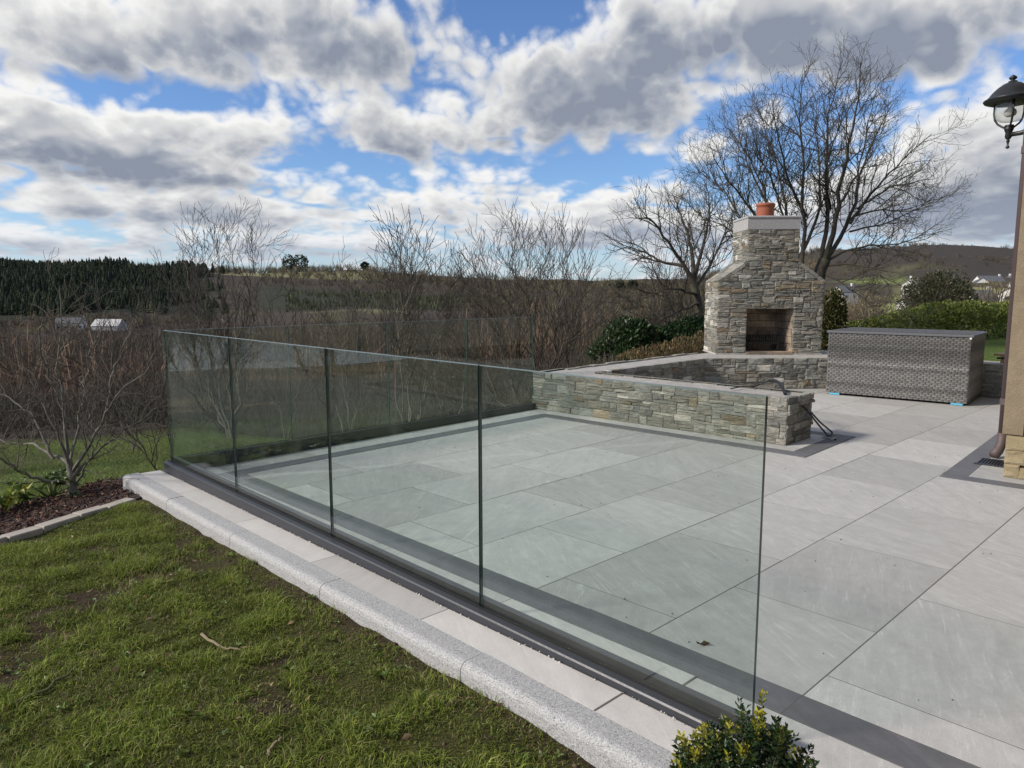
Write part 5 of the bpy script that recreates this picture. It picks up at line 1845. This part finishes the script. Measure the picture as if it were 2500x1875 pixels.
PRIVET = [(.12, .165, .026), (.17, .215, .038), (.23, .26, .06), (.065, .10, .02), (.28, .28, .09)]
BEECH = [(.15, .105, .05), (.20, .145, .075), (.10, .075, .04), (.09, .09, .04)]
h0, h1 = at(2035, 830, 16.0), at(2640, 830, 21.5)
hedge('privet_hedge', 'clipped bright green privet hedge running behind the storage box', h0, h1, .55, lambda u: .42 + .44 * np.clip(u * 2.6, 0, 1), 26000, .085, PRIVET, 61, group='hedges round the garden')
a_, b2 = at(1478, 868, 12.2), at(1735, 862, 13.2)
hedge('laurel_hedge', 'dark glossy laurel hedge below the leaning bare tree', a_, b2, .55, lambda u: (.50 + .08 * np.sin(u * 9)) * np.clip(u * 9, .35, 1), 11000, .085, LAUREL, 62, z0=float(at(1478, 868, 12.2)[2]) - .02, group='hedges round the garden')
hedge('beech_hedge', 'low russet beech hedge outside the seat wall with dry leaves', (-4.68, 5.9), (-4.85, 9.6), .26, lambda u: .50 + .32 * u, 9000, .065, BEECH, 63, z0=-.1, wr=.11, vert=1.8, group='hedges round the garden')

def blob(name, label, cat, c, R, n, L, cols, seed, vert=.2, group=None, wr=.24, base=None, twig=60):
    r_ = np.random.default_rng(seed)
    d = r_.normal(0, 1, (n, 3)); d /= np.linalg.norm(d, axis=1)[:, None]
    lump = 1 + .5 * (fbm(d[:, 0] * 2.2 + seed, d[:, 1] * 2.2 + d[:, 2] * 2, 3) - .5)
    rr = (r_.random(n) ** .30) * lump
    P = np.array(c) + d * np.array(R) * rr[:, None]
    N_ = d + r_.normal(0, .6, (n, 3)) + np.array([0, 0, vert])
    st_ = MB()
    b_ = np.array(base if base is not None else (c[0], c[1], float(terr(c[0], c[1]))))
    for k in range(twig):
        dd = r_.normal(0, 1, 3); dd[2] = abs(dd[2]) * .8 + .1; dd /= np.linalg.norm(dd)
        tip = np.array(c) + dd * np.array(R) * r_.uniform(.8, 1.12)
        st_.tube([b_, b_ + (tip - b_) * .5 + r_.normal(0, .06, 3) * R[0], tip], [R[0] * .03, R[0] * .016, R[0] * .006], 4)
    foliage(name, label, cat, P, N_, r_.uniform(.6, 1.2, n) * L, r_.uniform(.8, 1.2, n) * L * wr, cols, seed, b_, st_, group=group)
blob('ivy_column', 'narrow ivy covered stump between the fireplace and the storage box', 'shrub', tuple(at(2032, 800, 12.0)), (.20, .20, .62), 4200, .065, [(.06, .07, .02), (.10, .10, .035), (.035, .05, .016), (.15, .13, .06)], 64, base=(*at(2032, 800, 12.0)[:2], -.1))
blob('hawthorn_tree', 'round dark evergreen thorn tree standing behind the privet hedge', 'tree', tuple(at(2290, 735, 34.0)), (1.5, 1.5, 1.35), 8000, .13, [(.045, .055, .022), (.065, .070, .03), (.03, .04, .016), (.085, .075, .045)], 65, twig=260)
r_ = np.random.default_rng(90)
for k, (x, y, s_, R, lab) in enumerate([(2118, 770, 60, 2.4, 'pale bare willow bush at the field edge left of the thorn tree'), (2070, 765, 75, 2.4, 'pale yellowish bush beside the straw coloured field'), (2420, 745, 60, 2.6, 'straw coloured bare bush between the hedge and the far gardens')]):
    blob('willow_bush', lab, 'bush', tuple(at(x, y, s_)), (R * .8, R * .8, R * .8), 1600, .30, [(.24, .20, .11), (.30, .25, .13), (.16, .13, .08)], 91 + k, vert=1.0, wr=.06, twig=90, group='bushes in the far fields')

# ------------------------------------------------------------------ scrub and woods of the valley, each one mass
def proto_bush(r_, nst, nside, wd, up):
    """twigs as slim three cornered blades on a dome, unit height"""
    V, F = [], []
    def blade(p, q, w0):
        t = q - p
        a = np.cross(t, r_.normal(0, 1, 3)); a /= np.linalg.norm(a) + 1e-9
        k = len(V)
        V.extend([p - a * w0, p + a * w0, q])
        F.append((k, k + 1, k + 2))
    for i in range(nst):
        a = r_.random() * 6.28
        sp_ = r_.random() ** .6
        tip = np.array([math.cos(a) * sp_ * .62, math.sin(a) * sp_ * .62, (1 - .42 * sp_ ** 2) * r_.uniform(.75, 1.08)])
        b_ = np.array([math.cos(a) * .08, math.sin(a) * .08, 0])
        mid = b_ + (tip - b_) * .5 + np.array([math.cos(a), math.sin(a), 0]) * .10 * sp_
        blade(b_, mid, wd * 1.3); blade(mid - (mid - b_) * .1, tip, wd)
        for j in range(nside):
            f = r_.uniform(.25, .95)
            p = b_ + (mid - b_) * min(f * 2, 1) if f < .5 else mid + (tip - mid) * (f - .5) * 2
            d = (tip - b_) * .5 + r_.normal(0, .35, 3) + np.array([0, 0, up])
            d /= np.linalg.norm(d)
            blade(p, p + d * r_.uniform(.12, .34), wd * .7)
    return np.array(V), np.array(F)
def scatter(name, label, cat, protos, pos, scale, cols, zoff, mat_, r_):
    VV, FF, CC, n = [], [], [], 0
    for i in range(len(pos)):
        v, f = protos[r_.integers(len(protos))]
        a = r_.random() * 6.28
        c_, s_ = math.cos(a), math.sin(a)
        w_ = np.stack([v[:, 0] * c_ - v[:, 1] * s_, v[:, 0] * s_ + v[:, 1] * c_, v[:, 2]], -1) * scale[i]
        VV.append(w_ + np.array([pos[i][0], pos[i][1], zoff[i]]))
        FF.append(f + n)
        sh = (.82 + .36 * np.random.default_rng(i).random((len(v) // 3, 1))).repeat(3, 0) if len(v) % 3 == 0 else np.ones((len(v), 1))
        CC.append(cols[i] * sh[:len(v)])
        n += len(v)
    return tag(mesh(name, np.concatenate(VV), np.concatenate(FF), mat_, col=np.concatenate(CC)), label, cat, kind='stuff')
def area(n, q0, q1, d0, d1, r_, p=1.5):
    q = np.arctan(r_.uniform(q0, q1, n)) if q1 < 2 else r_.uniform(q0, q1, n)
    d = (d0 ** (1 / p) + (d1 ** (1 / p) - d0 ** (1 / p)) * r_.random(n)) ** p
    s_, t_ = d * np.cos(q), d * np.sin(q)
    x, y = xy(s_, t_)
    return np.stack([x, y], -1), d, np.tan(q)
r_ = np.random.default_rng(300)
BROWN = np.array([[.082, .069, .056], [.060, .050, .043], [.105, .092, .074], [.050, .044, .036], [.074, .072, .044], [.076, .062, .052]])
near = [proto_bush(r_, 24, 8, .0042, .12) for _ in range(8)]
P, d, q = area(900, -1.25, .10, 17, 66, r_, 1.6)
keep = d > 17 + 6 * np.abs(q) + 3 * (fbm(q * 6, q * 6, 2) - .5)
P, d, q = P[keep], d[keep], q[keep]
P2_, d2, q2 = area(130, .10, .26, 30, 70, r_, 1.7)
P, d, q = np.concatenate([P, P2_]), np.concatenate([d, d2]), np.concatenate([q, q2])
sc = r_.uniform(.8, 2.1, len(P)) * np.clip(.55 + d / 60, .6, 1.35)
c = BROWN[r_.choice(6, len(P))] * r_.uniform(.75, 1.25, (len(P), 1))
scatter('valley_scrub', 'tangled bare brown scrub on the slope just beyond the garden', 'scrub', near, P, sc, c, terr(P[:, 0], P[:, 1]) - .1, M['twigs'], r_)
mid = [proto_bush(r_, 24, 3, .0095, .35) for _ in range(6)]
P, d, q = area(5200, -1.2, .27, 58, 540, r_, 1.45)
nzv = fbm(P[:, 0] / 45, P[:, 1] / 45, 3)
keep = (nzv > .30) & ~((q > -.40) & (q < -.06) & (d > 470))
P, d, q, nzv = P[keep], d[keep], q[keep], nzv[keep]
sc = r_.uniform(2.2, 4.8, len(P)) * np.where(r_.random(len(P)) < .14, 1.8, 1.0)
c = BROWN[np.clip((nzv * 9).astype(int) % 6, 0, 5)] * r_.uniform(.8, 1.3, (len(P), 1))
pick = r_.random(len(P))
c = np.where((pick < .12)[:, None], np.array([.034, .042, .022]), c)
c = np.where((pick > .93)[:, None], np.array([.19, .15, .09]), c)
c = np.where((fbm(P[:, 0] / 70 + 5, P[:, 1] / 70, 2) > .58)[:, None], np.array([.145, .098, .070]) * r_.uniform(.8, 1.2, (len(P), 1)), c)
scatter('willow_scrub', 'grey brown willow and birch scrub filling the valley floor', 'scrub', mid, P, sc, c, terr(P[:, 0], P[:, 1]) - .2, M['twigs'], r_)
far = [proto_bush(r_, 16, 2, .022, .3) for _ in range(6)]
P, d, q = area(5200, -.85, .42, 480, 1150, r_, 1.3)
keep = ~((q < -.34) & (d > 560) & (d < 930)) & ~((q > -.36) & (q < -.06) & (d > 590) & (d < 800)) & (fbm(P[:, 0] / 80, P[:, 1] / 80, 3) > .33) & ~((q > -.40) & (q < -.06) & (d < 600))
P, d = P[keep], d[keep]
sc = r_.uniform(4.0, 9.0, len(P)) * np.where(d[:len(P)] > 880, 1.35, 1.0)
FARC = np.array([[.14, .118, .074], [.095, .075, .055], [.18, .155, .098], [.042, .046, .027]])
c = FARC[r_.choice(4, len(P))] * r_.uniform(.8, 1.25, (len(P), 1))
scatter('far_woodland', 'sunlit bare birch woodland along the far ridge', 'woodland', far, P, sc, c, terr(P[:, 0], P[:, 1]) - .4, M['twigs'], r_)
P, d, q = area(2600, .27, .80, 480, 1150, r_, 1.3)
keep = fbm(P[:, 0] / 70 + 3, P[:, 1] / 70, 4) > np.where(q < .42, .40, .56)
P = P[keep]
c = np.array([[.085, .065, .052], [.11, .085, .062], [.06, .052, .045], [.12, .105, .06]])[r_.choice(4, len(P))] * r_.uniform(.8, 1.2, (len(P), 1))
scatter('hill_scrub', 'dark heather and thorn scrub on the right hand hill', 'scrub', far, P, r_.uniform(2, 5.5, len(P)), c, terr(P[:, 0], P[:, 1]) - .4, M['twigs'], r_)

def proto_fir(r_, tiers=7, k=7):
    V, F = [], []
    for t in range(tiers):
        z1 = .12 + .80 * t / tiers
        R = .20 * (1 - t / tiers) ** .8 + .015
        a0 = r_.random() * 6
        for j in range(k):
            a = a0 + j * 6.283 / k + r_.normal(0, .12)
            rr = R * r_.uniform(.7, 1.2)
            q = len(V)
            w_ = .42 * rr
            top = np.array([0, 0, z1 + .20])
            tipv = np.array([math.cos(a) * rr, math.sin(a) * rr, z1 - .03])
            sd_ = np.array([-math.sin(a), math.cos(a), 0]) * w_
            V.extend([top, tipv * np.array([.75, .75, 1]) - sd_ + np.array([0, 0, .02]), tipv + sd_ * .2, ])
            F.append((q, q + 1, q + 2))
            q = len(V)
            V.extend([top, tipv - sd_ * .2, tipv * np.array([.75, .75, 1]) + sd_ + np.array([0, 0, .02])])
            F.append((q, q + 1, q + 2))
    V.extend([np.array([-.012, 0, .9]), np.array([.012, 0, .9]), np.array([0, 0, 1.04])])
    F.append((len(V) - 3, len(V) - 2, len(V) - 1))
    return np.array(V), np.array(F)
firs = []
for k in range(8):
    v, f = proto_fir(r_, 5 + k % 4, 6 + k % 3)
    v = v * np.array([1, 1, 1]) * np.array([r_.uniform(.9, 1.7), r_.uniform(.9, 1.7), 1.0])
    firs.append((v, f))
FIR = np.array([[.018, .027, .016], [.026, .037, .020], [.042, .054, .026], [.013, .020, .014]])
P, d, q = area(9500, -1.0, -.40, 560, 930, r_, 1.2)
keep = (q < -.46 + .16 * (fbm(d / 60, d * 0, 3) - .5) + np.where(d > 780, .05, 0)) & (d > 575 + 90 * (fbm(q * 25, q * 0, 3) - .45)) & (fbm(P[:, 0] / 26, P[:, 1] / 26, 2) > .30)
P = P[keep]
Px, dx_, qx = area(60, -.48, -.39, 580, 900, r_, 1.2)
P = np.concatenate([P, Px])
hn_ = .45 + 1.1 * fbm(P[:, 0] / 45, P[:, 1] / 45, 3)
scatter('conifer_plantation', 'dark conifer plantation covering the hillside on the left', 'forest', firs, P, r_.uniform(5, 10.5, len(P)) * hn_, FIR[r_.choice(4, len(P))] * r_.uniform(.8, 1.3, (len(P), 1)), terr(P[:, 0], P[:, 1]) - .5, M['twigs'], r_)
P, d, q = area(1700, -.31, .02, 600, 790, r_, 1.2)
keep = fbm(P[:, 0] / 70 + 4, P[:, 1] / 70, 3) + .25 * np.minimum(np.abs(q + .2) < .14, np.abs(d - 690) < 70) > .56
P = P[keep]
scatter('conifer_belt', 'belt of young dark conifers across the middle of the far slope', 'forest', firs, P, r_.uniform(2.5, 5.5, len(P)), (FIR[r_.choice(4, len(P))] + np.array([.012, .010, .004])) * r_.uniform(1.0, 2.2, (len(P), 1)), terr(P[:, 0], P[:, 1]) - .5, M['twigs'], r_)
# trees on the skyline that can be told apart
for k, (x, s_, hgt, R, lab) in enumerate([(708, 1000, 20, 8, 'left one of the two round pines on the skyline'), (737, 1000, 21, 10, 'right and broader one of the two round pines on the skyline'), (892, 1050, 9, 4.5, 'small dark pine alone on the ridge'), (1545, 900, 11, 5, 'dark holly tree on the far slope left of the fireplace'), (1514, 880, 10, 4, 'second dark tree on the far slope beside the holly')]):
    p = at(x, 700, s_)
    z_ = float(terr(p[0], p[1]))
    blob('pine_tree', lab, 'tree', (p[0], p[1], z_ + hgt * .6), (R, R, hgt * .5), 420, 3.2, [(.022, .038, .02), (.035, .05, .025)], 400 + k, wr=.3, twig=4, group='dark trees on the far slopes')

# ------------------------------------------------------------------ houses in the valley
M['wallw'] = plain('white_render', (.66, .65, .62), .8)
M['slate'] = plain('slate_roof', (.10, .105, .115), .6)
M['pane'] = plain('window_pane', (.03, .035, .04), .15)
M['tin'] = plain('pale_tin_roof', (.42, .42, .42), .6)
M['darkwin'] = M['pane']
def far_house(x, y, s_, W_, D_, Hh, rot, label, roof='slate', wall='wallw', nwin=3, ridge=.55, chimney=True, gable=False):
    p = at(x, y, s_)
    g = float(terr(p[0], p[1]))
    z0 = p[2]
    root = empty('far_house', (p[0], p[1], z0))
    tag(root, label, 'house', 'houses across the valley')
    a = math.atan2(RH[1], RH[0]) + rot
    ex, ey = np.array([math.cos(a), math.sin(a), 0]), np.array([-math.sin(a), math.cos(a), 0])
    o = np.array([p[0], p[1], z0])
    hw, hd = W_ / 2, D_ / 2
    rz = Hh + D_ * ridge * .7
    MB().prism([(-hd, min(g - z0, 0) - 1), (hd, min(g - z0, 0) - 1), (hd, Hh), (0, rz), (-hd, Hh)], o, ey, (0, 0, 1), ex, -hw, hw).build('wall', M[wall], root)
    rf = MB()
    for sg in (-1, 1):
        rf.add([o + ex * u_ + ey * (sg * (hd + .35)) + np.array([0, 0, Hh - .15]) if k_ == 0 else o + ex * u_ + np.array([0, 0, rz + .14]) for u_, k_ in ((-hw - .25, 0), (hw + .25, 0), (hw + .25, 1), (-hw - .25, 1))] +
               [o + ex * u_ + ey * (sg * (hd + .35)) + np.array([0, 0, Hh + .05]) if k_ == 0 else o + ex * u_ + np.array([0, 0, rz + .34]) for u_, k_ in ((-hw - .25, 0), (hw + .25, 0), (hw + .25, 1), (-hw - .25, 1))],
               [(0, 1, 2, 3), (4, 5, 6, 7), (0, 1, 5, 4), (1, 2, 6, 5), (2, 3, 7, 6), (3, 0, 4, 7)])
    ro = rf.build('roof', M[roof], root)
    if chimney:
        MB().box(o + ex * (hw - .7) + np.array([0, 0, rz + .5]), (.9, .9, 1.5), ex, ey).build('chimney', M['wallw'], ro)
    for k in range(nwin):
        u_ = -hw + W_ * (k + .5) / nwin
        f_ = -hd - .05
        MB().box(o + ex * u_ + ey * f_ + np.array([0, 0, Hh * .52]), (1.3, .08, 1.2), ex, ey).build('window', M['pane'], root)
    if gable:
        MB().box(o - ex * (hw + .05) + np.array([0, 0, Hh * .6]), (.08, 1.4, 1.3), ex, ey).build('window', M['pane'], root)
    return root
far_house(175, 808, 430, 15, 8, 4.5, .25, 'grey roofed white farmhouse behind the twisted tree, left of the tunnel', nwin=4)
far_house(268, 806, 420, 16, 9, 2.6, -.1, 'low pale polytunnel shed to the right of the farmhouse', roof='tin', wall='tin', nwin=0, chimney=False)
far_house(296, 762, 620, 7, 6, 4, .2, 'tiny white cottage among the dark trees below the plantation', nwin=1)
far_house(890, 758, 640, 9, 8, 5, 1.2, 'white gabled house in the middle of the valley', gable=True, nwin=2)
far_house(915, 760, 650, 12, 7, 3.4, .1, 'grey roofed wing beside the white gabled house', nwin=2)
far_house(950, 760, 655, 9, 6, 3.0, -.3, 'small pale outbuilding right of the gabled house', nwin=1, roof='tin')
far_house(2222, 712, 330, 9, 7, 3.2, 1.1, 'pale twin gabled cottage left of the thorn tree', nwin=1, gable=True)
far_house(2238, 713, 332, 8, 6, 3.0, 1.2, 'second pale gable beside the cottage', nwin=1, gable=True)
far_house(2062, 738, 300, 8, 6, 4.2, .3, 'white two storey house glimpsed beside the fireplace', nwin=2)
far_house(2412, 704, 420, 14, 8, 3.8, .05, 'long white bungalow with slate roof on the green slope', nwin=4)
far_house(2393, 704, 418, 6, 7, 3.2, 1.3, 'white gabled annex at the left end of the bungalow', nwin=1, gable=True)
far_house(2470, 702, 440, 9, 8, 4.0, 1.35, 'white house with its gable to the valley, next to the house corner', gable=True, nwin=2)
far_house(2372, 706, 425, 10, 5, 2.2, .0, 'low white garden wall and shed left of the bungalow', nwin=0, chimney=False, ridge=.2)
far_house(2385, 752, 210, 8, 6, 2.6, .2, 'slate roofed house low behind the privet hedge', nwin=2)
far_house(2462, 742, 215, 6, 5, 2.6, .9, 'small white gable peeping over the hedge near the house corner', nwin=1, gable=True)
far_house(2240, 756, 200, 9, 5, 1.6, .05, 'white boundary wall with outbuilding below the thorn tree', nwin=0, chimney=False, ridge=.25)

# a lough below the slope to the left, out of the picture but mirrored in the glass
r_ = np.random.default_rng(9)
th = np.linspace(0, 2 * np.pi, 60, endpoint=False)
lx, ly = xy(118 + np.cos(th) * 80 * (1 + .1 * np.sin(3 * th)), -232 + np.sin(th) * 85 * (1 + .1 * np.cos(2 * th)))
V = np.stack([lx, ly, np.full(60, -16.9)], -1)
def waterm(t, b):
    t.put(b.inputs['Base Color'], (.02, .035, .045))
    b.inputs['Roughness'].default_value = .06
    bump(t, b, t.noise(t.new('ShaderNodeNewGeometry').outputs['Position'], .8, 4), .05, .3)
tag(mesh('lake', V, [tuple(range(60))], mat('lough_water', waterm)), 'small lough on the valley floor away to the left', 'lake', kind='structure')

# longer pasture grass on the bank beyond the bed and the far glass
def slope_grass():
    r_ = np.random.default_rng(44)
    n = 70000
    q = r_.uniform(-.95, .10, n)
    d = r_.uniform(6.2, 20, n)
    a = np.arctan(q)
    x, y = xy(d * np.cos(a), d * np.sin(a))
    v = (np.stack([x, y], -1) - LB) @ lv
    ok = ~((x > -4.35) & (y > -.75)) & (v > .98)
    x, y, d = x[ok], y[ok], d[ok]
    k = fbm(x * .9, y * .9, 3)
    h = r_.uniform(.03, .085, len(x)) * (.5 + k)
    g = np.array([[.10, .16, .022], [.15, .21, .032], [.21, .235, .06], [.27, .22, .10]])
    c = (r_.dirichlet([1.4, 1.4, .7, .35], len(x)) @ g) * r_.uniform(.7, 1.15, (len(x), 1))
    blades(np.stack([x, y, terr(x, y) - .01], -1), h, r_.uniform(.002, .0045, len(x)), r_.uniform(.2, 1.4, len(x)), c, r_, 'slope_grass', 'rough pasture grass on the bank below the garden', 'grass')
slope_grass()
